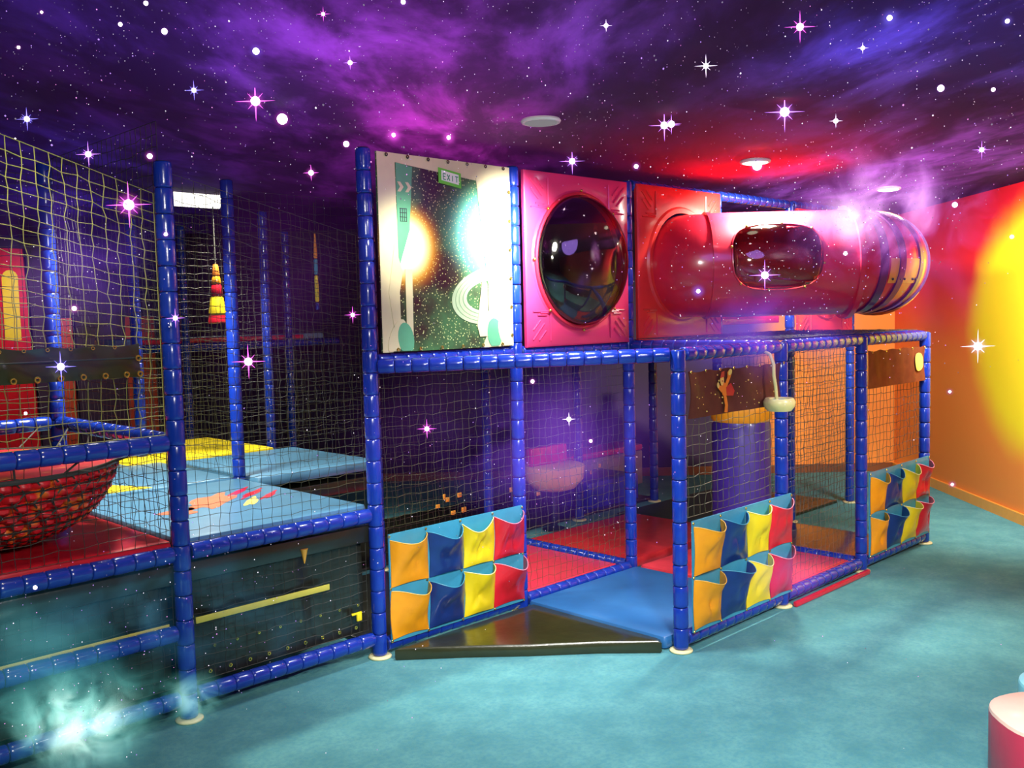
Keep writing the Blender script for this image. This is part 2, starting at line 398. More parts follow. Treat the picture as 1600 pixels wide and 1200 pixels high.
R_ = [((-2.4, 0, 1.42), (-1.2, 0, 1.42), 'blue padded rail along the front of the net bowl'),
      ((-1.2, 0, 1.42), (-1.2, 1.59, 1.42), 'blue padded rail along the right side of the net bowl'),
      ((-2.4, 1.59, 1.42), (-1.2, 1.59, 1.42), 'blue padded rail along the back of the net bowl'),
      ((-2.4, 0, .86), (-1.2, 0, .86), 'blue padded rail under the red deck mat'),
      ((-1.2, 0, .86), (0, 0, .86), 'blue padded rail under the grey blue deck mat'),
      ((-2.4, 0, .46), (-1.2, 0, .46), 'lower blue padded rail left of the nearest post'),
      ((-2.4, 0, .12), (-1.2, 0, .12), 'bottom blue padded rail in the far left corner'),
      ((-1.2, 0, .12), (0, 0, .12), 'bottom blue padded rail below the black netting'),
      ((0, 0, .07), (1.2, 0, .07), 'bottom blue padded rail below the first pocket panel'),
      ((1.2, 0, .07), (2.4, 0, .07), 'bottom blue padded rail between red floor mat and blue mat'),
      ((2.4, 0, .07), (2.4, 1.59, .07), 'blue padded floor rail going back from the entrance post'),
      ((0, 0, HB), (1.2, 0, HB), 'blue padded beam under the space mural'),
      ((1.2, 0, HB), (2.4, 0, HB), 'blue padded beam under the bubble window panel'),
      ((2.4, 0, HB), (3.6, 0, HB), 'blue padded beam under the panel of the crawl tube'),
      ((3.6, 0, HB), (4.8, 0, HB), 'dark blue padded beam behind the roof of the middle bay'),
      ((4.8, 0, HB), (6.0, 0, HB), 'dark blue padded beam under the far red panel'),
      ((0, 0, HB-.03), (C0, CY, HB-.0), 'shiny blue padded beam slanting over the entrance wedge'),
      ((CX[0], CY, HB), (CX[1], CY, HB), 'shiny blue padded beam over the brown banner with the figure'),
      ((CX[1], CY, HB), (CX[2], CY, HB), 'blue padded beam over the orange netting bay'),
      ((CX[2], CY, HB), (CX[3], CY, HB), 'dark padded beam over the banner with the pale moon'),
      ((CX[1], CY, HB), (2.4, 0, HB), 'blue padded cross beam behind the disc swing'),
      ((CX[3], CY, HB), (4.8, 0, HB), 'dark padded cross beam at the end beside the orange wall'),
      ((CX[0], CY, .07), (CX[1], CY, .07), 'bottom blue padded rail below the middle pocket panel'),
      ((CX[1], CY, .07), (CX[2], CY, .07), 'bottom blue padded rail between the middle and far pocket panels'),
      ((CX[2], CY, .07), (CX[3], CY, .07), 'bottom blue padded rail below the farthest pocket panel'),
      ((CX[2], CY, .07), (3.6, 0, .07), 'dark padded floor rail going back from the far pocket panel'),
      ((2.4, 0, T-.03), (3.6, 0, T-.03), 'top violet lit padded rail above the panel of the crawl tube'),
      ((3.6, 0, T-.03), (4.8, 0, T-.03), 'top padded rail behind the crawl tube'),
      ((4.8, 0, T-.03), (6.0, 0, T-.03), 'top padded rail above the far red panel'),
      ((.4, 4.77, HB), (1.2, 4.77, HB), 'far blue padded rail left of the far bright post'),
      ((1.2, 4.77, HB), (2.4, 4.77, HB), 'far blue padded rail below the striped cone'),
      ((2.4, 4.77, HB), (3.1, 4.77, HB), 'far blue padded rail end beyond the thin far post'),
      ]
for a, b, l in R_: rail(a, b, l)

# ------------------------------------------------------------------ nets
def netmesh(o, U, V, nu, nv, r=.0022, wav=.006, seed=0, top=1):
    """square net between o, o+U, o+V; each cord a thin three sided tube from knot to knot, a little slack"""
    rnd = random.Random(seed); g = G(); o = Vector(o); U = Vector(U); V = Vector(V); nrm = U.cross(V).normalized()
    P = [[None]*(nv+1) for _ in range(nu+1)]
    for i in range(nu+1):
        for j in range(nv+1):
            e = 0 if (i in (0, nu) or j in (0, nv)) else 1
            P[i][j] = o+U*((i+e*rnd.uniform(-.13, .13))/nu)+V*((1+(top-1)*i/nu)*(j+e*rnd.uniform(-.13, .13)-.25*e*math.sin(pi*i/nu)*.6)/nv)+nrm*rnd.uniform(-wav, wav)*e
    def seg(a, b):
        d = (b-a).normalized(); x = d.cross(nrm).normalized()*r; y = nrm*r; i = len(g.v)
        for p in (a, b):
            g.v.append(tuple(p+y)); g.v.append(tuple(p-y*.5+x*.87)); g.v.append(tuple(p-y*.5-x*.87))
        g.f += [(i, i+1, i+4, i+3), (i+1, i+2, i+5, i+4), (i+2, i, i+3, i+5)]; g.m += [0]*3
    for i in range(nu+1):
        for j in range(nv+1):
            if i < nu: seg(P[i][j], P[i+1][j])
            if j < nv: seg(P[i][j], P[i][j+1])
            if 0 < i < nu and 0 < j < nv:
                p = P[i][j]; k = len(g.v); q = r*1.9
                g.v += [tuple(p+d*q) for d in (Vector((1, 0, 0)), Vector((0, 1, 0)), Vector((-1, 0, 0)), Vector((0, -1, 0)), Vector((0, 0, 1)), Vector((0, 0, -1)))]
                g.f += [(k, k+1, k+4), (k+1, k+2, k+4), (k+2, k+3, k+4), (k+3, k, k+4), (k+1, k, k+5), (k+2, k+1, k+5), (k+3, k+2, k+5), (k, k+3, k+5)]; g.m += [0]*8
    return g
_ns = 0
def net(o, U, V, label, mat=None, cell=.061, r=.0019, top=1):
    global _ns; _ns += 1
    nu = max(2, round(Vector(U).length/cell)); nv = max(2, round(Vector(V).length/cell))
    return solo('climbing_net', netmesh(o, U, V, nu, nv, r, seed=_ns, top=top), mat or NET, label, 'net', 'square mesh nets of the play frame', smooth=False)
net((-2.38, .03, .92), (1.14, 0, 0), (0, 0, .48), 'dark square net below the left rail, before the net bowl', NETD)
net((-2.38, .03, 1.46), (1.14, 0, 0), (0, 0, 1.54), 'tall square net in lit yellowish colour left of the nearest padded post', NET_LIT, r=.0024, top=.77)
net((-1.15, .03, .9), (1.1, 0, 0), (0, 0, 1.85), 'tall dark net between the nearest post and the space mural post', r=.0015, top=.86)
net((.05, .02, .76), (1.1, 0, 0), (0, 0, .96), 'dark net above the first pocket panel', r=.0015)
net((1.25, .02, .12), (1.1, 0, 0), (0, 0, 1.6), 'dark net in front of the red floor mat, right of the first pockets', r=.0015)
net((-1.15, .04, .17), (1.1, 0, 0), (0, 0, .65), 'black net below the grey blue deck mat', NETD)
net((-2.38, .04, .17), (1.14, 0, 0), (0, 0, .65), 'black net below the red deck mat', NETD)
net((CX[0]+.05, CY+.02, .78), (1.06, 0, 0), (0, 0, .62), 'net between the figure banner and the middle pocket panel')
net((CX[1]+.05, CY+.02, .12), (1.07, 0, 0), (0, 0, 1.6), 'tall net in the bay between the two right pocket panels', NETD, r=.0016)
net((CX[2]+.05, CY+.02, .78), (1.06, 0, 0), (0, 0, .62), 'net between the moon banner and the farthest pocket panel', NETD)
net((4.85, .02, .12), (1.1, 0, 0), (0, 0, 1.6), 'net against the orange back wall', NETD, r=.0028)
net((3.65, .02, .12), (1.1, 0, 0), (0, 0, 1.6), 'dim net behind the middle pocket panel', NETD)
net((-1.2, .05, .9), (0, 1.5, 0), (0, 0, 2.1), 'side net between net bowl and grey blue deck mat', NETD)
net((0, 1.64, .92), (0, 1.5, 0), (0, 0, 2.0), 'side net standing on the deck beside the dark deck post', r=.0014)
net((.05, 1.59, .92), (1.1, 0, 0), (0, 0, 2.0), 'back net in front of the pale blue deck mat', NETD, r=.0014)
net((.05, 3.18, .92), (1.1, 0, 0), (0, 0, 2.0), 'far net behind the yellow deck mat', NETD)
net((1.25, 3.18, .92), (1.1, 0, 0), (0, 0, 1.9), 'far net with bright cords right of the striped cone')
net((-2.38, 1.59, .92), (1.14, 0, 0), (0, 0, 2.0), 'back net behind the hanging net bowl', NETD)
net((1.2, 1.64, .12), (0, 0, 1.6), (1.1, 0, 0), 'dim net deep in the lower level behind the red floor mat', NETD)
net((2.45, 1.59, .12), (1.1, 0, 0), (0, 0, 1.6), 'dim net around the small yellow bucket seat', NETD)
net((CX[1]+.0, CY+.05, HB+.05), (1.15, 0, 0), (0, 1.15, 0), 'flat roof net under the crawl tube', NETD)
net((CX[2]+.02, CY+.05, HB+.05), (1.1, 0, 0), (0, 1.15, 0), 'flat roof net at the end beside the orange wall', NETD)

# ------------------------------------------------------------------ decks and mats
def mat_(name, lo, hi, m, label, cat='mat', bev=.025, group=None):
    return solo(name, G().box(lo, hi, 0, bev), m, label, cat, group)
D0, D1 = .84, .92
mat_('deck_mat', (-2.38, .05, D0), (-1.22, 1.55, D1), RED, 'red padded deck mat under the hanging net bowl')
dk = empty('deck_mat', (-1.18, .05, D0), 'grey blue deck mat printed with orange splashes', 'mat')
part('pad', G().box((-1.18, .05, D0), (-.02, 1.55, D1), 0, .025), DECKBLUE, dk)
def blob(cx, cy, rx, ry, z, n=18, k=3, a=.25, rot=0, h=.0015):
    P = []
    for i in range(n):
        t = 2*pi*i/n; q = 1+a*math.sin(k*t+rot)+a*.5*math.sin((k+2)*t+1)
        x = rx*q*math.cos(t); y = ry*q*math.sin(t); P.append((cx+x*math.cos(rot)-y*math.sin(rot), cy+x*math.sin(rot)+y*math.cos(rot)))
    return G().loft([[(x, y, z) for x, y in P], [(x, y, z+h) for x, y in P]])
for (x, y, rx, ry, k, ro, m) in [(-.86, .72, .10, .10, 3, .3, PRINTRED), (-.58, .88, .24, .12, 5, .8, PRINTRED), (-.42, .68, .13, .035, 3, .9, FIG_Y), (-.28, .92, .16, .03, 4, .7, RED), (-.24, .78, .14, .025, 3, .75, RED), (-.3, 1.05, .14, .028, 3, .7, RED)]:
    part('printed_splash', blob(x, y, rx, ry, D1, 22, k, .22, ro), m, dk, False)
mat_('deck_mat', (-1.18, 1.63, D0), (-.02, 3.1, D1), DECKBLUE, 'grey blue deck mat behind the printed one, with a yellow triangle on it')
g = G(); tri = [(-1.02, 1.68), (-.60, 1.66), (-.86, 2.25)]
g.loft([[(x, y, D1) for x, y in tri], [(x, y, D1+.003) for x, y in tri]])
solo('floor_triangle', g, YELLOW, 'flat yellow triangle lying on the grey blue deck', 'mat', smooth=False)
mat_('deck_mat', (.06, 1.45, D0), (1.12, 2.68, D1), DECKBLUE, 'pale blue deck mat behind the right net, beyond the dark deck post')
mat_('deck_mat', (-.3, 2.75, D0+.01), (.98, 3.95, D1+.005), YELLOW, 'bright yellow deck mat at the back of the upper deck')
mat_('deck_board', (-2.38, .02, .70), (-.02, 3.1, .80), BLACK, 'black deck board carrying the front deck mats', 'deck', .01)
mat_('deck_board', (.01, 1.45, .70), (1.12, 3.9, .80), BLACK, 'black deck board carrying the yellow and pale blue mats', 'deck', .01)
mat_('upper_deck', (.5, 4.83, 1.74), (2.9, 5.35, 1.86), vinyl('pale_edge', (.25, .45, .6), .4, .1, .2), 'far pale edged upper deck behind the striped cone', 'deck', .02)
mat_('upper_deck', (1.3, .1, 1.66), (4.75, 1.5, 1.72), BLACK, 'dark upper deck behind the mural and red panels', 'deck', .01)
mat_('edge_strip', (.7, 4.78, 1.80), (2.6, 4.83, 1.85), RED, 'thin red strip along the far upper deck', 'strip', .01)
mat_('floor_shade_sheet', (.06, 1.66, .001), (4.9, 3.05, .03), BLACK, 'large black sheet added to darken the floor of the lower level', 'mat', .01)  # dark sheets added on the carpet imitate the shade in here
mat_('floor_shade_sheet', (4.0, .08, .001), (5.9, 1.45, .03), vinyl('black_green_shade', (.01, .03, .02), .5, .2, .1), 'dark green sheet added to darken the carpet before the orange back wall', 'mat', .01)
mat_('floor_shade_sheet', (3.66, -1.2, .001), (4.68, -.06, .03), BLACK, 'black sheet added to darken the bay of the farthest pocket panel', 'mat', .01)
mat_('floor_shade_sheet', (.06, .08, .001), (1.15, 1.5, .03), BLACK, 'black sheet added to darken the floor behind the first pocket panel', 'mat', .01)
# floor mats of the lower level
A_ = (-.0, -.10); 
g = G()
tri0 = [(.03, -.12), (1.16, -.12), (1.19, -1.20)]; n_ = 6
def tri_ring(ins, z):
    c = (sum(p[0] for p in tri0)/3, sum(p[1] for p in tri0)/3)
    return [(p[0]+(c[0]-p[0])*ins, p[1]+(c[1]-p[1])*ins, z) for p in ((.03, -.12), (.33, -.39), (.6, -.66), (.9, -.93), (1.15, -1.20), (1.19, -1.16), (1.19, -.7), (1.19, -.12))][::-1][::-1]
g.loft([tri_ring(0, .002), tri_ring(-.01, .012), tri_ring(-.01, .062), tri_ring(.02, .072), tri_ring(.3, .074)][::1])
wd = solo('entrance_wedge', g, OLIVE, 'black triangular vinyl wedge lying before the blue entrance mat', 'mat')
mat_('floor_mat', (1.20, -1.20, .002), (2.38, -.06, .085), MATBLUE, 'blue vinyl floor mat in the entrance bay')
mat_('floor_mat', (2.42, -1.20, .002), (3.56, -.06, .085), vinyl('coral_vinyl', (.85, .05, .07), .4, .1, .3), 'coral red floor mat right of the blue entrance mat')
mat_('floor_mat', (1.25, .08, .002), (2.34, 1.5, .085), vinyl('pink_red_vinyl', (.8, .04, .08), .4, .1, .3), 'red floor mat behind the net, right of the first pocket panel')
mat_('floor_mat', (2.46, .08, .002), (3.9, 1.2, .085), vinyl('deep_red_vinyl', (.6, .02, .03), .4, .15, .3), 'shaded red floor mat deep behind the entrance post')
mat_('edge_strip', (2.46, -1.36, .001), (3.56, -1.33, .035), RED, 'red strip on the carpet below the rail between the right pocket panels', 'strip', .008)

# ------------------------------------------------------------------ pocket panels
def pocket(xl0, xl1, xr0, xr1, z0, h, y, seed):
    """one pouch between a left seam (xl0 foot, xl1 top) and a right seam, open at the top"""
    r = random.Random(seed); nu, nv = 16, 14; sag = r.uniform(.02, .06); bul = r.uniform(.065, .11)
    skw = r.uniform(.35, .65); f1, p1 = r.uniform(1.5, 3), r.uniform(0, 6); cr = [(r.uniform(.1, .9), r.uniform(.0, .25), r.uniform(.2, .8), r.uniform(.55, 1), r.uniform(.008, .016)) for _ in range(4)]
    def hump(u):      # lop-sided arch, pinned at both seams
        return (u/skw if u < skw else (1-u)/(1-skw)) if False else math.sin(pi*(u**(math.log(.5)/math.log(skw))))
    def pos(u, v, off=0):
        b = hump(u)**.7*(.06+.94*v**.8)*bul
        for (ua, va, ub, vb, dp) in cr:   # straight creases
            tx, tz = ub-ua, vb-va; L = math.hypot(tx, tz); d = abs((u-ua)*tz-(v-va)*tx)/L
            s_ = ((u-ua)*tx+(v-va)*tz)/L/L
            if 0 < s_ < 1: b -= dp*max(0, 1-d/.10)*math.sin(pi*s_)*hump(u)*1.2
        b += .010*math.sin(pi*u)*math.sin(f1*pi*v+p1)*(1-v*.5)
        b = max(b, 0)
        xl = xl0+(xl1-xl0)*v; xr = xr0+(xr1-xr0)*v
        x = xl+(xr-xl)*u+.012*math.sin(pi*v)*math.sin(2*pi*u+p1)
        z = z0+h*v-sag*hump(u)**1.2*v**3+.010*math.sin(pi*u)*(1-v)**2
        return (x, y-.008-b-off, z)
    g = G(); rows = [[pos(i/nu, j/nv) for i in range(nu+1)] for j in range(nv+1)]
    back = [[(p[0], p[1]+.004, p[2]) for p in r_] for r_ in rows]
    g.loft(rows, 0, False, False); g.loft([list(reversed(q)) for q in back], 0, False, False)
    edge = [pos(i/nu, 1, .001) for i in range(nu+1)]
    return g, edge
PK = [ORANGE, NAVY, YELLOW, RED]; PN = ['orange', 'navy blue', 'yellow', 'red']
PIPE = [vinyl('piping_orange', (1, .55, .08), .4, 0, 0, bump=0), SKY, vinyl('piping_yellow', (1, .9, .35), .4, 0, 0, bump=0), vinyl('piping_red', (.95, .25, .35), .4, 0, 0, bump=0)]
def pocket_panel(x0, x1, y, z0, z1, label, seed):
    t = empty('pocket_panel', (x0, y, z0), label, 'pocket panel', 'wall panels of eight coloured pockets')
    part('backing_sheet', G().box((x0, y-.006, z0-.012), (x1, y+.004, z1+.008)), SKY, t, False, 'pale blue backing sheet')
    pw = (x1-x0)/4; ph = (z1-z0)/2
    rr = random.Random(seed*5); bx = [[x0+c*pw+(0 if c in (0, 4) else rr.uniform(-.028, .028) if k == 1 else rr.uniform(-.01, .01)) for k in range(3)] for c in range(5)]
    for c in range(4):
        for r in range(2):
            g, e = pocket(bx[c][r]+.004, bx[c][r+1]+.004, bx[c+1][r]-.004, bx[c+1][r+1]-.004, z0+r*ph+.004, ph-(.030 if r else .022), y-.005, seed*17+c*2+r)
            o = part('pocket', g, PK[c], t, True, '%s vinyl pocket, %s row' % (PN[c], 'upper' if r else 'lower'))
            part('piping', G().tube(e, .0028, 5), PIPE[c], o)
    for c in range(5):
        for z in (z0, z0+ph, z1):
            part('eyelet', G().torus((x0+c*pw+(-.008 if c == 4 else .0), y-.012, z-.004), (0, 1, 0), .006, .0028, 10, 5), BRASS, t)
pocket_panel(.05, 1.17, -.05, .10, .73, 'pocket panel left of the black entrance wedge', 1)
pocket_panel(CX[0]+.05, CX[1]+.03, CY-.05, .12, .77, 'pocket panel right of the entrance post, below the figure banner', 2)
pocket_panel(CX[2]+.03, CX[3]-.04, CY-.05, .12, .75, 'farthest pocket panel, next to the orange wall', 3)

# ------------------------------------------------------------------ banners of the right bays
def cloth(x0, x1, z0, z1, y, seed, nx=24, nz=8, amp=.018):
    r = random.Random(seed); f = [r.uniform(2, 6) for _ in range(3)]; p = [r.uniform(0, 6) for _ in range(3)]
    def P(i, j, o=0):
        u, v = i/nx, j/nz
        d = amp*(math.sin(f[0]*u*pi+p[0]+v)+.6*math.sin(f[1]*u*pi*1.7+p[1]+2*v))*(.4+.6*math.sin(pi*v))
        return (x0+(x1-x0)*u, y+d+o, z0+(z1-z0)*v-(.012*abs(math.sin(u*pi*5)) if j == nz else 0))
    g = G(); a = [[P(i, j) for i in range(nx+1)] for j in range(nz+1)]; b = [[P(nx-i, j, .005) for i in range(nx+1)] for j in range(nz+1)]
    g.loft(a, 0, False, False); g.loft(b, 0, False, False)
    ring = [P(i, 0) for i in range(nx+1)]
    return g, lambda x, z: P((x-x0)/(x1-x0)*nx, (z-z0)/(z1-z0)*nz, -.010)
t = empty('banner', (1.31, CY-.03, 1.38), 'brown vinyl banner with a small orange figure, under the beam', 'banner')
cg, on = cloth(1.31, 2.40, 1.38, 1.66, CY-.03, 3)
part('sheet', cg, BROWN, t)
def decal(pts, name, m, par, on, label=None, dy=0.0):
    g = G(); P = [Vector(on(x, z)) + Vector((0, dy, 0)) for x, z in pts]; n = len(P)
    P2 = [p+Vector((0, -.002, 0)) for p in P]
    g.loft([P, P2]); return part(name, g, m, par, False, label)
def ell(cx, cz, rx, rz, n=14, rot=0): return [(cx+rx*math.cos(2*pi*k/n)*math.cos(rot)-rz*math.sin(2*pi*k/n)*math.sin(rot), cz+rx*math.cos(2*pi*k/n)*math.sin(rot)+rz*math.sin(2*pi*k/n)*math.cos(rot)) for k in range(n)]
FX, FZ = 1.70, 1.53
decal([(FX-.05, FZ+.02), (FX+.0, FZ+.045), (FX+.045, FZ+.02), (FX+.055, FZ-.03), (FX+.02, FZ-.055), (FX-.03, FZ-.035)][::-1], 'printed_body', FIG_O, t, on)
decal(ell(FX-.03, FZ+.055, .030, .033), 'printed_face', FIG_Y, t, on, dy=-.003)
decal([(FX-.062, FZ+.07), (FX-.04, FZ+.105), (FX-.005, FZ+.11), (FX+.0, FZ+.075)][::-1], 'printed_hat', FIG_R, t, on, dy=-.005)
decal([(FX+.02, FZ+.025), (FX+.045, FZ+.07), (FX+.035, FZ+.10), (FX+.055, FZ+.118), (FX+.078, FZ+.095), (FX+.07, FZ+.06), (FX+.045, FZ+.01)][::-1], 'printed_arm', FIG_O, t, on, dy=-.003)
decal(ell(FX+.057, FZ+.10, .017, .02), 'printed_hand', FIG_Y, t, on, dy=-.006)
decal([(FX-.04, FZ+.015), (FX-.09, FZ+.035), (FX-.105, FZ+.015), (FX-.05, FZ-.02)], 'printed_arm', FIG_O, t, on, dy=-.003)
decal(ell(FX-.10, FZ+.03, .014, .018), 'printed_hand', FIG_Y, t, on, dy=-.006)
decal([(FX-.02, FZ-.03), (FX+.03, FZ-.05), (FX+.03, FZ-.10), (FX+.01, FZ-.145), (FX-.03, FZ-.14), (FX-.012, FZ-.10)][::-1], 'printed_leg', FIG_O, t, on, dy=-.003)
decal([(FX+.03, FZ+.005), (FX+.085, FZ+.03), (FX+.12, FZ-.02), (FX+.11, FZ-.05), (FX+.04, FZ-.045)][::-1], 'printed_leg', FIG_R, t, on, dy=-.002)
decal(ell(FX-.03, FZ+.05, .006, .006), 'printed_smile', FIG_R, t, on, dy=-.006)
g = G(); r_ = random.Random(5)
for k in range(46):
    x, z = r_.uniform(1.33, 2.3), r_.uniform(1.40, 1.63); P = on(x, z); g.sphere((P[0], P[1], P[2]), r_.choice((.003, .003, .005)), 5, 3)
o = part('printed_sparkle', g, FIG_Y, t); o['kind'] = 'stuff'
for k in range(8): part('eyelet', G().torus((1.33+k*.15, CY-.045, 1.655), (0, 1, 0), .007, .003, 10, 5), BRASS, t)
t = empty('banner', (3.64, CY-.03, 1.39), 'brown orange vinyl banner with a pale oval moon', 'banner')
cg, on2 = cloth(3.64, 4.70, 1.39, 1.68, CY-.03, 8, amp=.012)
part('sheet', cg, vinyl('rust_vinyl', (.22, .055, .02), .75, .2, 0, spec=.15), t)
decal(ell(4.53, 1.55, .085, .075, 20), 'printed_moon', FIG_Y, t, on2, 'pale yellow oval moon')
for k in range(5): part('eyelet', G().torus((3.68+k*.24, CY-.045, 1.665), (0, 1, 0), .007, .003, 10, 5), BRASS, t)

# disc swing
sw = Vector((2.17, CY-.13, 1.42))
t = empty('disc_swing', sw, 'lemon and green disc swing hanging on a curved stem before the brown banner', 'swing')
part('seat', G().lathe([(.03, -.055), (.075, -.06), (.098, -.03), (.102, 0), (.088, .022), (.066, .018), (.062, .008)], 24, 0, sw), LEMON, t)
part('seat_pad', G().lathe([(.061, .004), (.06, .012), (.03, .016)], 20, 0, sw), SKY, t, True, 'blue green round pad')
part('stem', G().tube([sw+Vector((-.03, .0, .01)), sw+Vector((-.045, 0, .1)), sw+Vector((-.065, 0, .17)), sw+Vector((-.05, .01, .24)), sw+Vector((-.01, .06, .30)), sw+Vector((0, .13, .33))], .011, 8), LEMON, t)
# soft roller
t = empty('soft_roller', (3.0, -.6, .09), 'big purple blue roller with an orange top behind the disc swing', 'roller')
part('body', G().lathe([(.20, 0), (.22, .02), (.22, 1.05), (.21, 1.08)], 28, 0, (3.0, -.6, .09)), vinyl('violet_vinyl', (.05, .02, .22), .4, .1, .3), t)
part('cap', G().lathe([(.212, 1.08), (.225, 1.10), (.225, 1.20), (.20, 1.24), (.1, 1.26)], 28, 0, (3.0, -.6, .09)), ORANGE, t, True, 'orange padded cap')
part('strap', G().box((3.19, -.68, .5), (3.235, -.5, 1.2), 0, .01), ORANGE, t)
# bucket seat
bk = Vector((3.15, 1.5, .37))
t = empty('bucket_seat', bk, 'small yellow padded bucket seat in the dark lower level', 'seat')
part('bucket', G().lathe([(.10, 0), (.2, .03), (.28, .12), (.29, .24), (.27, .25)], 20, 0, bk), vinyl('pale_yellow_vinyl', (.9, .62, .15), .4, .05, .2), t)
part('back_pad', G().box((bk.x-.27, bk.y+.02, bk.z+.25), (bk.x+.22, bk.y+.1, bk.z+.42), 0, .02), RED, t, True, 'red back pad')
part('stand', G().lathe([(.12, -.36), (.03, -.33), (.03, 0)], 12, 0, bk), STEEL, t)
solo('soft_block', G().box((3.95, 1.75, .002), (4.75, 2.3, .30), 0, .03), vinyl('royal_blue_vinyl', (.02, .04, .7), .4, .1, .3), 'royal blue soft block low in the dark behind the entrance', 'block')
t = empty('padded_bench', (4.0, 2.35, 0), 'long grey bench with a pinkish red pad deep in the lower level', 'bench')
part('bench_pad', G().box((4.0, 2.35, .40), (5.6, 2.75, .47), 0, .02), RED, t, True, 'red pad')
part('bench_base', G().box((4.0, 2.36, .002), (5.6, 2.74, .397), 0, .01), vinyl('grey_panel', (.3, .28, .26), .6, .1, 0), t)
r_ = random.Random(21)
for k in range(14):
    x = 1.4+r_.random()*2.6; z = .40+r_.uniform(-.06, .12)
    solo('wall_patch', G().box((x, 1.50, z), (x+r_.uniform(.02, .05), 1.512, z+r_.uniform(.03, .05)), 0, .004), AMBER, 'small amber patch added for the back wall seen through the dark net', 'patch', 'amber patches for the wall beyond the dark lower net')  # added patches stand in for orange wall showing through the net

# ------------------------------------------------------------------ black vinyl parts of the left bay
def eyel(t, xs, y, z, r=.011):
    for x in xs: part('eyelet', G().torus((x, y, z), (0, 1, 0), r, r*.42, 12, 6), BRASS, t)
t = empty('vinyl_band', (-2.4, -.03, 1.76), 'black green vinyl band with brass eyelets laced to the left net', 'band')
cg, _ = cloth(-2.4, -1.37, 1.76, 1.92, -.03, 5, amp=.012, nx=40)
part('sheet', cg, OLIVE, t)
part('seam', G().tube([(-2.4, -.045, 1.855), (-1.9, -.05, 1.854), (-1.37, -.045, 1.853)], .004, 6), OLIVE, t)
eyel(t, [-2.35+.1*k for k in range(10)], -.052, 1.775); eyel(t, [-2.3+.1*k for k in range(9)], -.05, 1.905, .007); eyel(t, [-1.39], -.052, 1.85); eyel(t, [-1.385], -.052, 1.775)
t = empty('vinyl_flap', (-1.15, .06, .15), 'black vinyl flap with two rows of brass eyelets under the deck', 'flap')
cg, _ = cloth(-1.14, -.06, .15, .80, .08, 6, amp=.012)
part('sheet', cg, BLACK, t)
eyel(t, [-1.05+.115*k for k in range(9)], .05, .20, .008); eyel(t, [-1.02+.13*k for k in range(8)], .05, .33, .006)
t2 = solo('vinyl_flap', cloth(-2.38, -1.25, .15, .80, .08, 9, amp=.012)[0], BLACK, 'plain black vinyl flap under the red deck mat', 'flap')
g = G(); g.box((-.14, .018, .245), (-.105, .034, .30), 0, .005); g.box((-.175, .02, .285), (-.13, .03, .30), 0, .004)
solo('latch', g, YELLOW, 'small yellow latch on the black flap beside the padded post', 'latch')
for x0, x1, l in ((-2.38, -1.27, 'yellow foam strip left of the nearest post under the deck'), (-1.13, -.32, 'yellow foam strip under the deck, right of the nearest post')):
    solo('foam_strip', G().box((x0, .020, .475), (x1, .030, .51), 0, .004), vinyl('dull_yellow_'+l[18:22].strip(), (.62, .55, .08), .6, .1, 0), l, 'strip')
# small orange cone
solo('toy_cone', G().lathe([(.003, 0), (.022, .08), (.024, .082)], 12, 0, (-.48, .02, .66)), AMBER, 'tiny orange cone toy caught in the net below the deck', 'toy')

# ------------------------------------------------------------------ hanging net bowl
bc = Vector((-1.95, .70, 1.44)); BR = .72
t = empty('net_bowl', bc, 'black net bowl bulging with red cushions, hung inside blue rails', 'net bowl')
def bowlp(a, b, off=0, bump=0):   # b 0 rim .. 1 bottom
    ph = b*pi/2; rr = (BR*1.0*math.cos(ph)**.62)*(1+off); z = -.465*math.sin(ph)*(1+off)
    return Vector((bc.x+rr*math.cos(a)*.95, bc.y+rr*math.sin(a)*.95, bc.z-.03+z))
NA, NB = 48, 11
cell_r = random.Random(3)
g = G(); sub = 4; na, nb = NA*sub, NB*sub; rows = []
for j in range(nb+1):
    row = []
    for i in range(na):
        a = 2*pi*i/na; b = .12+.86*j/nb; sh = .5*((j//sub) % 2)
        fu = (i/sub+sh) % 1; fv = (j/sub) % 1
        bmp = .028*(math.sin(pi*fu)*math.sin(pi*fv))**.6 if 0 < fv < 1 else 0
        row.append(bowlp(a, b, bmp/.5-.02))
    rows.append(row)
g.loft(rows, 0, True)
REDORG = newmat('red_orange_cushion')
def redorg():
    m, nt, out = REDORG; b = N(nt, 'ShaderNodeBsdfPrincipled'); nt.links.new(b.outputs[0], out.inputs[0])
    gg = N(nt, 'ShaderNodeNewGeometry').outputs['Position']
    nt.links.new(mix(nt, sstep(nt, noise(nt, gg, 9, 2), .55, .72), (.75, .012, .02), (1, .28, .02)), b.inputs['Base Color'])
    b.inputs['Roughness'].default_value = .4; return m
part('cushion', g, redorg(), t, True, 'red and orange bulging cushion filling')
g = G()
def s3(a, b, r=.0045):
    g.tube([a, (a+b)/2, b], r, 3, 0, False)
for j in range(NB+1):
    for i in range(NA):
        sh = .5*(j % 2); a0 = 2*pi*(i+sh)/NA; a1 = 2*pi*(i+1+sh)/NA; b = .12+.86*j/NB
        s3(bowlp(a0, b, .02), bowlp(a1, b, .02))
        if j < NB:
            sh2 = .5*((j+1) % 2); s3(bowlp(a0, b, .02), bowlp(2*pi*(i+sh2)/NA, .12+.86*(j+1)/NB, .02))
part('net', g, NETD, t, True, 'black net holding the cushion')
g = G()
for i in range(20):
    a = 2*pi*i/20; p = bowlp(a, .12, .02); q = Vector((min(max(bc.x+1.1*math.cos(a), -2.39), -1.22), min(max(bc.y+1.1*math.sin(a), .02), 1.57), 1.42)); g.tube([p, q], .005, 4)
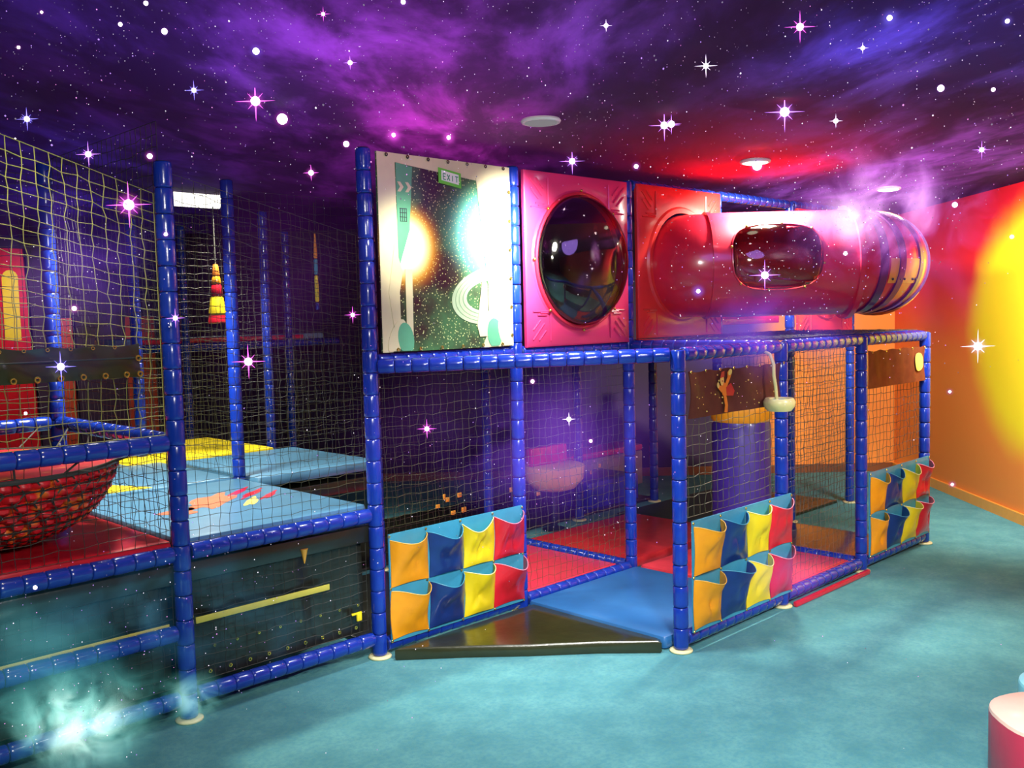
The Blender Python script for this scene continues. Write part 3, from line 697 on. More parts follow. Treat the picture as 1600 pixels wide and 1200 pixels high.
o = part('hanging_cords', g, NETD, t); o['kind'] = 'stuff'
part('rim_cord', G().tube([bowlp(2*pi*i/32, .12, .02) for i in range(33)], .012, 6), NETD, t)

# ------------------------------------------------------------------ upper wall: space mural, bubble panels
t = empty('space_mural', (.07, -.02, 1.8), 'vinyl banner printed as a spaceship window with sun and ringed planet', 'banner')
MX0, MX1, MZ0, MZ1, MY = .06, 1.13, 1.81, 2.97, -.045
def mp(u, v, o=0): return (MX0+(MX1-MX0)*u, MY-o, MZ0+(MZ1-MZ0)*v)
def space_mat():
    m, nt, out = newmat('printed_space'); b = N(nt, 'ShaderNodeBsdfPrincipled'); nt.links.new(b.outputs[0], out.inputs[0])
    gm = N(nt, 'ShaderNodeNewGeometry').outputs['Position']
    col = mix(nt, sstep(nt, noise(nt, gm, 3.2, 4), .38, .66), (.035, .008, .012), (.06, .17, .06))
    def bl(c, rr, colr, col, q=1.):
        d = N(nt, 'ShaderNodeVectorMath', operation='DISTANCE'); nt.links.new(gm, d.inputs[0]); d.inputs[1].default_value = c
        return mix(nt, math_(nt, 'MULTIPLY', sstep(nt, d.outputs['Value'], rr, rr*.25), q), col, colr)
    col = bl((.82, MY, 2.55), .33, (.12, .65, .48), col, .9)
    vo = N(nt, 'ShaderNodeTexVoronoi'); vo.inputs['Scale'].default_value = 62; nt.links.new(gm, vo.inputs['Vector'])
    col = mix(nt, sstep(nt, vo.outputs['Distance'], .30, .12), col, (.75, .8, .3))
    col = bl((.27, MY, 2.43), .30, (1, .30, .0), col); col = bl((.26, MY, 2.43), .25, (1, .8, .05), col); col = bl((.26, MY, 2.43), .22, (1, 1, .85), col)
    nt.links.new(col, b.inputs['Base Color']); b.inputs['Roughness'].default_value = .35; return m
part('sheet', G().box((MX0, MY, MZ0), (MX1, MY+.012, MZ1)), space_mat(), t, False, 'dark starry vinyl sheet')
def poly(name, uv, m, o=.003, label=None, n=.002):
    g = G(); a = [mp(u, v, o) for u, v in uv]; b = [mp(u, v, o+n) for u, v in uv]; g.loft([a, b]); return part(name, g, m, t, False, label)
poly('printed_frame_top', [(0, .93), (0, 1), (1, 1), (1, .90), (.75, .905), (.12, .955)][::-1], CREAM, .0005)
poly('printed_frame_left', [(0, 0), (.07, 0), (.13, .1), (.12, 1), (0, 1)], CREAM)
poly('printed_frame_right', [(.74, 0), (.80, .1), (.80, .35), (.72, .92), (1, .92), (1, 0)][::-1], CREAM)
poly('printed_frame_right', [(.72, .06), (.70, .12), (.755, .4), (.79, .34), (.79, .06)][::-1], CREAM, .0055)
poly('printed_strut', [(.17, .05), (.215, .05), (.22, .42), (.17, .42)], CREAM, .0035)
poly('printed_strut', [(.08, .12), (.15, .40), (.10, .55), (.05, .3)], CREAM, .006)
poly('printed_green_strip', [(.125, .42), (.21, .62), (.24, .94), (.125, .955)], MINT, .0045)
for k in range(2):
    x = .13+k*.055
    poly('printed_chevron', [(x, .86), (x+.022, .86), (x+.045, .835), (x+.022, .81), (x, .81), (x+.02, .835)][::-1], CREAM, .007)
g = G()
for k in range(4): a = mp(.145+k*.014, .66, .007); g.box((a[0], a[1]-.002, a[2]), (a[0]+.004, a[1], a[2]+.075))
for k in range(4): a = mp(.143, .66+k*.0215, .007); g.box((a[0], a[1]-.002, a[2]), (a[0]+.052, a[1], a[2]+.004))
part('printed_grille', g, BLACK, t, False)
for (u, v, ru, rv, m, ro) in [(.16, .065, .055, .085, MINT, .2), (.10, .075, .05, .10, CREAM, -.5), (.84, .075, .06, .085, MINT, .1), (.93, .07, .05, .10, CREAM, .4)]:
    P = ell(u, v, ru, rv, 20, ro); P = [(max(0.003, min(.997, a)), max(.004, b)) for a, b in P]
    poly('printed_seat', P, m, .0065+ro*.001)
# ring of the planet
g = G(); cu, cv = .82, .285
def rg(rx, rz, o, mi):
    pass
n = 30; A = []; B = []
for k in range(n+1):
    th = math.radians(78+k*(282-78)/n); A.append(mp(cu+.34*math.cos(th)*.92, cv+.155*math.sin(th)-.05*math.cos(th)*-.6, .003)); B.append(mp(cu+.215*math.cos(th)*.92, cv+.085*math.sin(th)-.05*math.cos(th)*-.3, .003))
g.loft([A, B], 0, False, False); g.loft([[(p[0], p[1]-.001, p[2]) for p in B], [(p[0], p[1]-.001, p[2]) for p in A]], 0, False, False)
for q_, (f0, f1) in enumerate(((.22, .26), (.46, .50), (.72, .78))):
    g2 = G(); L0 = [tuple(a*(1-f0)+b*f0 for a, b in zip(p, q)) for p, q in zip(A, B)]; L1 = [tuple(a*(1-f1)+b*f1 for a, b in zip(p, q)) for p, q in zip(A, B)]
    g2.loft([[(p[0], p[1]-.0015, p[2]) for p in L0], [(p[0], p[1]-.0015, p[2]) for p in L1]], 0, False, False)
    part('printed_ring_band', g2, vinyl('ring_band_%d' % q_, (.16, .3, .14), .5, .1, 0, bump=0), t, False)
part('printed_planet_ring', g, vinyl('ring_print', (.5, .62, .35), .5, .1, 0, nscale=30, bump=0), t, False)
# exit sign print
poly('printed_exit_sign', [(.43, .875), (.60, .855), (.60, .935), (.43, .955)], GREEN, .006)
poly('printed_sign_field', [(.45, .89), (.58, .873), (.58, .925), (.45, .942)], vinyl('sign_white', (.9, .95, .8), .5, 0, 0, bump=0), .0085)
def letters(s, origin, right, up, h, m, parent, name='printed_lettering'):
    F = {'E': [(0, 0, 0, 1), (0, 0, .6, 0), (0, .5, .5, .5), (0, 1, .6, 1)], 'X': [(0, 0, .6, 1), (0, 1, .6, 0)], 'I': [(.3, 0, .3, 1)], 'T': [(0, 1, .7, 1), (.35, 0, .35, 1)]}
    g = G(); x = 0; o = Vector(origin); R = Vector(right); U = Vector(up); Nn = R.cross(U).normalized()
    for ch in s:
        for a, b, c, d in F[ch]:
            p = o+R*(x+a)*h+U*b*h; q = o+R*(x+c)*h+U*d*h; dr = (q-p).normalized(); sd = dr.cross(Nn)*h*.09
            g.loft([[p-sd, p+sd, q+sd, q-sd], [v+Nn*.0015 for v in (p-sd, p+sd, q+sd, q-sd)]])
        x += .95
    return part(name, g, m, parent, False)
letters('EXIT', mp(.462, .896, .011), (1, 0, -.12), (0, 0, 1), .034, MINT, t)
for k in range(7): part('eyelet', G().torus(mp(.06+k*.147, .988, .012), (0, 1, 0), .008, .004, 10, 5), BLACK, t)
for k in range(6): part('eyelet', G().torus(mp(.985, .06+k*.16, .012), (0, 1, 0), .008, .004, 10, 5), BRASS, t)
for k in range(6): part('eyelet', G().torus(mp(.1+k*.16, .012, .012), (0, 1, 0), .008, .004, 10, 5), BRASS, t)

def plate_hole(cx, cz, w_, h_, y, r, th=.03, n=48):
    """moulded square plate with a round hole, standing in the plane y"""
    def sq(t, ins):
        c, s = math.cos(t), math.sin(t); k = 1/max(abs(c)/(w_/2-ins), abs(s)/(h_/2-ins)); return (cx+c*k, cz+s*k)
    g = G(); ts = sorted(set([2*pi*k/n+.0 for k in range(n)]+[math.atan2(sz*h_, sx*w_) % (2*pi) for sx in (1, -1) for sz in (1, -1)]))
    rings = []
    for y_, kind, v in ((y+th, 's', 0), (y+.008, 's', 0), (y, 's', .012), (y+.004, 'c', r+.05), (y-.012, 'c', r+.035), (y-.014, 'c', r), (y+th, 'c', r)):
        rings.append([(sq(t_, v)[0], y_, sq(t_, v)[1]) if kind == 's' else (cx+v*math.cos(t_), y_, cz+v*math.sin(t_)) for t_ in ts])
    g.loft(rings, 0, False); g.loft([rings[-1], rings[0]], 0, False); return g
def arrow(g, cx, cz, dx, dz, y, s=.085):
    """raised corner arrow with a bent bracket"""
    def bar(a, b, r=.0065): g.tube([(a[0], y, a[1]), (b[0], y, b[1])], r, 6)
    bar((cx-dx*s*.6, cz-dz*s*.9), (cx+dx*s*.45, cz+dz*s*.75)); bar((cx-dx*s*.7, cz-dz*s*.1), (cx-dx*s*.7, cz-dz*s*.0))
    bar((cx-dx*s*.5, cz+dz*s*.95), (cx+dx*s*.3, cz+dz*s*.95)) if False else None
    bar((cx-dx*s*.9, cz-dz*s*.9), (cx-dx*s*.9, cz+dz*s*.1)); bar((cx-dx*s*.9, cz+dz*s*.1), (cx+dx*s*.1, cz-dz*s*1.0+dz*s*1.7))
def corner_arrows(par, cx, cz, w_, h_, y, m=None):
    for sx in (-1, 1):
        for sz in (-1, 1):
            g = G(); x = cx+sx*(w_/2-.13); z = cz+sz*(h_/2-.13)
            def bar(a, b, r=.006): g.tube([(x+a[0]*sx, y, z+a[1]*sz), (x+b[0]*sx, y, z+b[1]*sz)], r, 6)
            bar((-.09, -.10), (.0, -.10)); bar((-.09, -.10), (-.09, .02)) if False else None
            bar((-.06, -.085), (.03, -.085)) ; bar((-.08, -.11), (.075, -.11)); bar((-.095, -.09), (-.095, .09))
            bar((.08, .08), (-.035, -.03)); bar((.075, .015), (-.0, -.055)); bar((.02, .085), (-.05, .02))
            part('embossed_arrow', g, m or PANEL, par)
def glass():
    m, nt, out = newmat('clear_acrylic'); b = N(nt, 'ShaderNodeBsdfPrincipled')
    tr = N(nt, 'ShaderNodeBsdfTransparent'); tr.inputs[0].default_value = (.82, .85, .78, 1)
    gl = N(nt, 'ShaderNodeBsdfGlossy'); gl.inputs['Roughness'].default_value = .06; gl.inputs[0].default_value = (1, .95, .8, 1)
    fr = N(nt, 'ShaderNodeFresnel'); fr.inputs[0].default_value = 1.7
    mx = N(nt, 'ShaderNodeMixShader'); nt.links.new(math_(nt, 'ADD', fr.outputs[0], .03), mx.inputs[0]); nt.links.new(tr.outputs[0], mx.inputs[1]); nt.links.new(gl.outputs[0], mx.inputs[2])
    nt.links.new(mx.outputs[0], out.inputs[0]); nt.nodes.remove(b); return m
GLASS = glass()
# bubble window panel
cx, cz = 1.80, 2.38
t = empty('bubble_window_panel', (cx, -.03, 1.79), 'magenta red moulded panel with a big round bubble window', 'panel')
part('plate', plate_hole(cx, cz, 1.09, 1.18, -.06, .44), PANEL, t)
corner_arrows(t, cx, cz, 1.09, 1.18, -.061)
g = G(); n = 40
prof = [(.455*math.cos(a), .22*math.sin(a)) for a in [pi/2*k/9 for k in range(9)]]+[(.02, .22)]
rings = [[(cx+r*math.cos(2*pi*j/n), -.07-d, cz+r*math.sin(2*pi*j/n)) for j in range(n)] for r, d in prof]
g.loft(rings, 0, False); g.f.append(tuple(range(len(g.v)-n, len(g.v)))); g.m.append(0)
part('bubble_dome', g, GLASS, t, True, 'clear domed acrylic window')
part('clamp_ring', G().torus((cx, -.076, cz), (0, 1, 0), .465, .014, 48, 8), TUBE, t)
for k in range(8):
    a = 2*pi*k/8+pi/8*0; part('bolt', G().sphere((cx+.485*math.cos(a), -.083, cz+.485*math.sin(a)), .011, 8, 5), BRASS, t)
# tube panels
def tube_panel(cx, cz, w_, h_, label, r=.40):
    t = empty('moulded_panel', (cx, -.03, cz-h_/2), label, 'panel')
    part('plate', plate_hole(cx, cz, w_, h_, -.06, r), PANEL2, t); corner_arrows(t, cx, cz, w_, h_, -.061, PANEL2); return t
tube_panel(3.02, 2.38, 1.12, 1.18, 'red moulded panel where the near end of the crawl tube starts')
tube_panel(5.4, 2.34, 1.08, 1.18, 'far red moulded panel where the crawl tube comes back')
# crawl tube: swept in sections with flanges; one section with a side window
def bez(pts, n):
    out = []; P = [Vector(p) for p in pts]
    for k in range(len(P)-1):
        p0 = P[max(k-1, 0)]; p1 = P[k]; p2 = P[k+1]; p3 = P[min(k+2, len(P)-1)]
        for i in range(n):
            s = i/n; out.append(.5*((2*p1)+(p2-p0)*s+(2*p0-5*p1+4*p2-p3)*s*s+(3*p1-p0-3*p2+p3)*s**3))
    out.append(P[-1]); return out
TZ = 2.36; TR = .40
def frames(pts):
    F = []
    for k, p in enumerate(pts):
        tn = (pts[min(k+1, len(pts)-1)]-pts[max(k-1, 0)]).normalized(); up = Vector((0, 0, 1)); F.append((p, tn, tn.cross(up).normalized(), up))
    return F
def sweep(pts, r, n=40, skip=None, inner=True):
    g = G(); F = frames(pts); L = len(F)
    for rr, flip in ((r, False), (r-.012, True)):
        i0 = len(g.v)
        for k, (p, tn, a, u) in enumerate(F):
            for j in range(n):
                th = 2*pi*j/n; g.v.append(tuple(p+a*rr*math.cos(th)+u*rr*math.sin(th)))
        for k in range(L-1):
            for j in range(n):
                if skip and skip((k+.5)/(L-1), 2*pi*(j+.5)/n): continue
                q = (i0+k*n+j, i0+k*n+(j+1) % n, i0+(k+1)*n+(j+1) % n, i0+(k+1)*n+j)
                g.f.append(q[::-1] if flip else q); g.m.append(0)
    return g, F
def flange(g, p, tn, r0=.39, r1=.43, w_=.022):
    up = Vector((0, 0, 1)); a = tn.cross(up).normalized(); n = 40; R = []
    for rr, o in ((r0, -w_), (r1, -w_), (r1, w_), (r0, w_), (r0, -w_)):
        R.append([p+tn*o+a*rr*math.cos(2*pi*j/n)+up*rr*math.sin(2*pi*j/n) for j in range(n)])
    g.loft(R, 0, False); return g
t = empty('crawl_tube', (3.02, -.08, TZ-TR), 'big shiny red crawl tube with bubble window above the bays', 'crawl tube')
pa = bez([(3.02, -.07, TZ), (3.02, -.12, TZ), (3.035, -.17, TZ), (3.06, -.21, TZ)], 4)
dirA = Vector((.70, -.71, 0)).normalized()
pa = pa[:-1]+[Vector((3.06, -.21, TZ))+dirA*q for q in (0, .025, .05)]
g, F = sweep(pa, TR); part('elbow', g, TUBE, t)
dirA = Vector((.70, -.71, 0)).normalized()
pb = [Vector((3.085, -.235, TZ))+dirA*(1.105*k/36) for k in range(37)]
def win(u, th):   # window on the side that faces the bays' front left
    d = (th-pi+.0); d = (d+pi) % (2*pi)-pi
    uu = (u-.52)/.34; vv = (d+.0)/.62; return abs(uu)**3+abs(vv)**3 < 1
sgn = 1
Fb = frames(pb)
side = -1 if (Fb[0][2].dot(Vector((-1, -1, 0))) < 0) else 1
def win2(u, th):
    c0_ = 0 if side > 0 else pi
    d = (th-c0_+pi) % (2*pi)-pi
    d = d-(.12 if side > 0 else -.12)
    return abs((u-.42)/.29)**3+abs(d/.62)**3 < 1
g, F = sweep(pb, TR+.006, 64, win2); part('window_section', g, TUBE, t)
# bubble over the window
g = G(); nu_, nv_ = 24, 16; rows = []
for j in range(nv_+1):
    row = []
    for i in range(nu_+1):
        a = -1+2*i/nu_; b = -1+2*j/nv_
        # square to superellipse
        m_ = max(abs(a), abs(b), 1e-6); ln = (abs(a)**3+abs(b)**3)**(1/3); k_ = m_/max(ln, 1e-6)
        a2, b2 = a*k_, b*k_; rr = min(1, (abs(a2)**3+abs(b2)**3)**(1/3))
        u = .42+.305*a2; th = (0 if side > 0 else pi)+(.12 if side > 0 else -.12)+.65*b2
        p, tn, ax, up = Fb[0]; p = Vector((3.085, -.235, TZ))+dirA*(1.105*u); rad = TR+.008+.075*math.sqrt(max(0, 1-rr**2.4))
        row.append(p+ax*rad*math.cos(th)+up*rad*math.sin(th))
    rows.append(row)
g.loft(rows, 0, False, False); part('bubble_window', g, GLASS, t, True, 'clear oval bubble window')
rim = rows[0]+[r[-1] for r in rows[1:]]+rows[-1][::-1][1:]+[r[0] for r in rows[::-1][1:]]
part('window_rim', G().tube(rim, .008, 6, 0, False), TUBE, t)
for k in range(0, len(rim)-1, 10): part('bolt', G().sphere(rim[k]+(rim[k]-Vector((3.5, -.7, TZ))).normalized()*.008, .011, 8, 5), BRASS, t)
g = G(); flange(g, pb[0]+dirA*.0, dirA, .37, .416, .014); part('flange', g, TUBE, t)
g = G(); flange(g, pb[-1]-dirA*.02, dirA, .36, .44, .02); part('flange', g, TUBE, t)
e = pb[-1]
pc = bez([e, e+dirA*.07+Vector((.01, .005, 0)), e+Vector((.19, -.08, 0)), e+Vector((.38, -.06, 0)), e+Vector((.58, .05, 0)), e+Vector((.80, .25, 0))], 6)
pc = [q for q in pc]
TR2 = .385
def strip(u, th): return False
g, F = sweep(pc[:20], TR2, 40); part('elbow', g, TUBE, t)
for k in (5, 9, 14, 19): 
    g = G(); flange(g, F[k][0], F[k][1], .375, .402, .03); part('dark_band', g, vinyl('violet_band_%d' % k, (.09, .01, .12), .3, .05, .5), t, True, 'dark violet band round the tube')
pd = [0, Vector((4.85, -.66, TZ)), Vector((5.2, -.45, TZ)), Vector((5.4, -.2, TZ)), Vector((5.4, -.07, TZ))]
pd = bez([pc[19]]+pd[1:], 5)
g, F2 = sweep(pd, TR2, 40); part('elbow', g, TUBE, t)
g = G(); flange(g, F2[1][0], F2[1][1], .375, .425, .022); part('flange', g, AMBER, t, True, 'amber rim flange')
# riveted orange plate on the far elbow
g = G(); a0 = math.radians(-27); a1 = math.radians(1); rows = []
for k in range(6, 17):
    p, tn, ax, up = F[k]; rows.append([p+(ax*math.cos(th if side > 0 else pi-th)+up*math.sin(th))*(TR2+.006) for th in [a0+(a1-a0)*q/8 for q in range(9)]])
g.loft(rows, 0, False, False); pl = part('riveted_plate', g, AMBER, t, True, 'orange riveted plate')
for k in (7, 9, 10, 12, 13):
    p, tn, ax, up = F[k]; th = math.radians(-22); q = p+(ax*math.cos(th if side > 0 else pi-th)+up*math.sin(th))*(TR2+.012)
    part('rivet', G().sphere(q, .010, 8, 5), BLACK, pl)
solo('barrier_strip', G().box((3.7, .05, HB+.12), (4.7, .09, HB+.2), 0, .01), RED, 'low red barrier strip seen below the crawl tube', 'strip')

# ------------------------------------------------------------------ far upper things at left
g = G(); cn = Vector((.66, 3.05, 2.0))
t = empty('striped_cone', cn, 'red and yellow striped soft cone hanging before the far net', 'cone')
for k, (z0, z1, m) in enumerate(((0, .075, RED), (.077, .23, YELLOW), (.232, .33, RED), (.332, .40, ORANGE), (.402, .50, FIG_O))):
    ra = .082-.062*z0/.5; rb = .082-.062*z1/.5
    part('stripe', G().lathe([(ra*.9, z0), (ra, z0+.01), (rb, z1-.01), (rb*.9, z1)], 18, 0, cn), m, t)
part('cord', G().tube([cn+Vector((0, 0, .49)), cn+Vector((0, 0, 1.05))], .005, 5), NETD, t)
cn = Vector((1.66, 3.05, 2.1))
t = empty('slim_pole', cn, 'slim yellow and blue padded pole hanging right of the far posts', 'pole')
for z0, z1, m in ((0, .07, BLUE), (.075, .32, YELLOW), (.325, .47, SKY), (.475, .70, ORANGE)):
    part('sleeve', G().lathe([(.014, z0), (.019, z0+.01), (.019 if z1 < .6 else .008, z1-.01), (.008, z1)], 12, 0, cn), m, t)
part('cord', G().tube([cn+Vector((0, 0, .69)), cn+Vector((0, 0, .98))], .004, 5), NETD, t)
g = G(); aw = [(.28, 3.12), (.80, 3.12), (.80, 3.2), (.28, 3.2)]
g.loft([[(.26, 3.0, 2.965), (.76, 3.0, 2.93), (.76, 3.3, 2.93), (.26, 3.3, 2.965)], [(.26, 3.0, 2.99), (.5, 3.0, 3.03), (.5, 3.3, 3.03), (.26, 3.3, 2.99)]], 0)
t = empty('glow_strip', (.28, 3.1, 2.95), 'white fluffy edged glowing strip above the striped cone', 'lamp')
part('diffuser', G().box((.25, 3.02, 2.985), (.80, 3.2, 3.085), 0, .03), glow('strip_white', (1, .97, .85), 2.2), t)  # white strip with an emissive face
part('end_cap', G().box((.80, 3.01, 2.975), (.83, 3.21, 3.088), 0, .01), BLUE, t)
# painted castle panel at far left, flat on the back wall
b0 = K+V2*10.2
def bw(v, z, o): p = K+V2*v+U2*o; return (p.x, p.y, z)
t = empty('painted_castle_board', bw(10.2, .0, .06), 'red board with yellow arches on the far back wall at left', 'board')
def bpoly(name, P, m, o0, o1):
    g = G(); g.loft([[bw(v, z, o0) for v, z in P], [bw(v, z, o1) for v, z in P]]); part(name, g, m, t, False)
bpoly('board', [(10.45, 0), (12.2, 0), (12.2, 3.05), (10.55, 2.95)], RED, .03, .06)
for v0, zt in ((10.62, 2.6), (10.9, 2.65), (11.2, 2.5), (11.55, 2.6)):
    P = [(v0, 1.85), (v0+.2, 1.85)]+[(v0+.1+.1*math.cos(a), zt+.1*math.sin(a)) for a in [pi*k/8 for k in range(9)]]
    bpoly('painted_arch', P, YELLOW, .061, .066)
for v0, v1 in ((9.0, 9.35), (10.0, 10.22)):
    g = G(); g.loft([[bw(v, z, .03) for v, z in ((v0, 0), (v1, 0), (v1, 2.1), (v0, 2.1))], [bw(v, z, .05) for v, z in ((v0, 0), (v1, 0), (v1, 2.1), (v0, 2.1))]])
    solo('painted_board', g, vinyl('rust_board_%d' % int(v0), (.6, .06, .02), .6, .1, 0), 'rust red upright board on the far back wall %s' % ('right of the black vinyl band' if v0 < 9.5 else 'beside the castle board'), 'board', smooth=False)

# ------------------------------------------------------------------ ceiling downlights
def downlight(x, y, label, s, col=(1, .95, .8)):
    P = onz(x, y, H); t = empty('downlight', (P.x, P.y, H-.03), label, 'lamp', 'round ceiling downlights')
    part('trim_ring', G().torus((P.x, P.y, H-.012), (0, 0, 1), .10, .012, 28, 6), WHITEP, t)
    part('diffuser', G().lathe([(.06, -.032), (.09, -.025), (.098, -.0)], 24, 0, (P.x, P.y, H)), glow('downlight_%d' % x, col, s), t)
downlight(845, 186, 'dim greyish round downlight above the bubble window panel', .28, (.8, .75, .8))
downlight(1180, 250, 'bright round downlight above the crawl tube window', 2.5)
downlight(1388, 293, 'white round downlight above the far end of the crawl tube', 4)

# ------------------------------------------------------------------ soft seat at lower right
t = empty('pouffe', (1.2, -3.6, 0), 'rounded soft seat in the lower right corner, peach, crimson and aqua', 'seat')
def puff(cx, cy, rx, ry, z0, z1, rot=0, n=40, e=2.6):
    def ring(s, z):
        out = []
        for k in range(n):
            a = 2*pi*k/n; c, s_ = math.cos(a), math.sin(a); x = rx*s*math.copysign(abs(c)**(2/e), c); y = ry*s*math.copysign(abs(s_)**(2/e), s_)
            out.append((cx+x*math.cos(rot)-y*math.sin(rot), cy+x*math.sin(rot)+y*math.cos(rot), z))
        return out
    return ring
pA = onz(1690, 1118, .35); pB = onz(1715, 1068, .35)
R1 = puff(pA.x, pA.y, .27, .33, 0, .35, .78)
part('side', G().loft([R1(.97, .003), R1(1, .02), R1(1, .33)], 0, False), CRIMSON, t)
part('top', G().loft([R1(1, .33), R1(.99, .343), R1(.95, .35)], 0, True), PEACH, t, True, 'peach vinyl top')
R2 = puff(pB.x, pB.y, .25, .30, 0, .35, .78)
part('side', G().loft([R2(.97, .003), R2(1, .02), R2(1, .318)], 0, False), AQUA, t, True, 'aqua side')
part('top', G().loft([R2(1, .318), R2(.99, .33), R2(.95, .336)], 0, True), AQUA, t, True, 'aqua vinyl top')

# ------------------------------------------------------------------ glowing stars
SW = glow('star_white', (1, .82, 1), 9); 
SC = {'m': (glow('star_magenta', (1, .12, .9), 3.0), (1, .1, .9)), 'v': (glow('star_violet', (.55, .2, 1), 3.2), (.55, .15, 1)), 'b': (glow('star_blue', (.25, .2, 1), 3.2), (.2, .15, 1)), 'w': (glow('star_pale', (.9, .75, 1), 3.5), (.8, .5, 1))}
def halo_mat(key, c):
    m, nt, out = newmat('halo_'+key); em = N(nt, 'ShaderNodeEmission'); em.inputs[0].default_value = (*c, 1)
    tc = N(nt, 'ShaderNodeTexCoord'); ln = N(nt, 'ShaderNodeVectorMath', operation='LENGTH'); nt.links.new(tc.outputs['Object'], ln.inputs[0])
    f = sstep(nt, ln.outputs['Value'], 1, 0); f = math_(nt, 'POWER', f, 2.5)
    nt.links.new(math_(nt, 'MULTIPLY', f, 14), em.inputs[1]); nt.links.new(em.outputs[0], out.inputs['Volume']); return m
HM = {k: halo_mat(k, v[1]) for k, v in SC.items()}
_h = G().sphere((0, 0, 0), 1, 12, 8)
def star_mesh(long_, n8):
    g = G()
    def spike(d, L, r):
        d = Vector(d).normalized(); a = d.cross(Vector((.3, .5, .81))).normalized(); b = d.cross(a); i = len(g.v)
        g.v += [tuple(a*r), tuple(b*r), tuple(-a*r), tuple(-b*r), tuple(d*L)]
        g.f += [(i, i+1, i+4), (i+1, i+2, i+4), (i+2, i+3, i+4), (i+3, i, i+4)]; g.m += [0]*4
    u, v = U2, V2
    for d in (Vector((0, 0, 1)), Vector((0, 0, -1)), u, -u, v, -v): spike(d, long_, .22)
    if n8:
        for a in (1, -1):
            for b in (1, -1): spike(Vector((0, 0, a))+v*b, long_*.55, .2)
    return g
SM = {(k, n8): star_mesh(4.6 if n8 else 3.2, n8).mesh('spikes', [SC[k][0]]) for k in SC for n8 in (0, 1)}
COREM = G().sphere((0, 0, 0), 1, 12, 8).mesh('core', [SW]); HMESH = {k: _h.mesh('halo', [HM[k]]) for k in SC}
def star(x, y, px, key, where, dist=None, n8=1, halo=0):
    d = rayd(x, y)
    if dist is None:
        tt = (H-.06-CAM.z)/d.z if d.z > 0 else 9
        tt = min(tt, 6.5)
    else: tt = dist
    P = CAM+d*tt; r = px*tt/FPX
    t = empty('glowing_star', P, where, 'star', 'bright glowing stars')
    a = child('core', COREM, t); a.scale = (r, r, r)
    if n8 is not None:
        b = child('spikes', SM[(key, n8)], t); b.scale = (r, r, r)
    if halo: c = child('halo', HMESH[key], t); q = halo*tt/FPX; c.scale = (q, q, q)
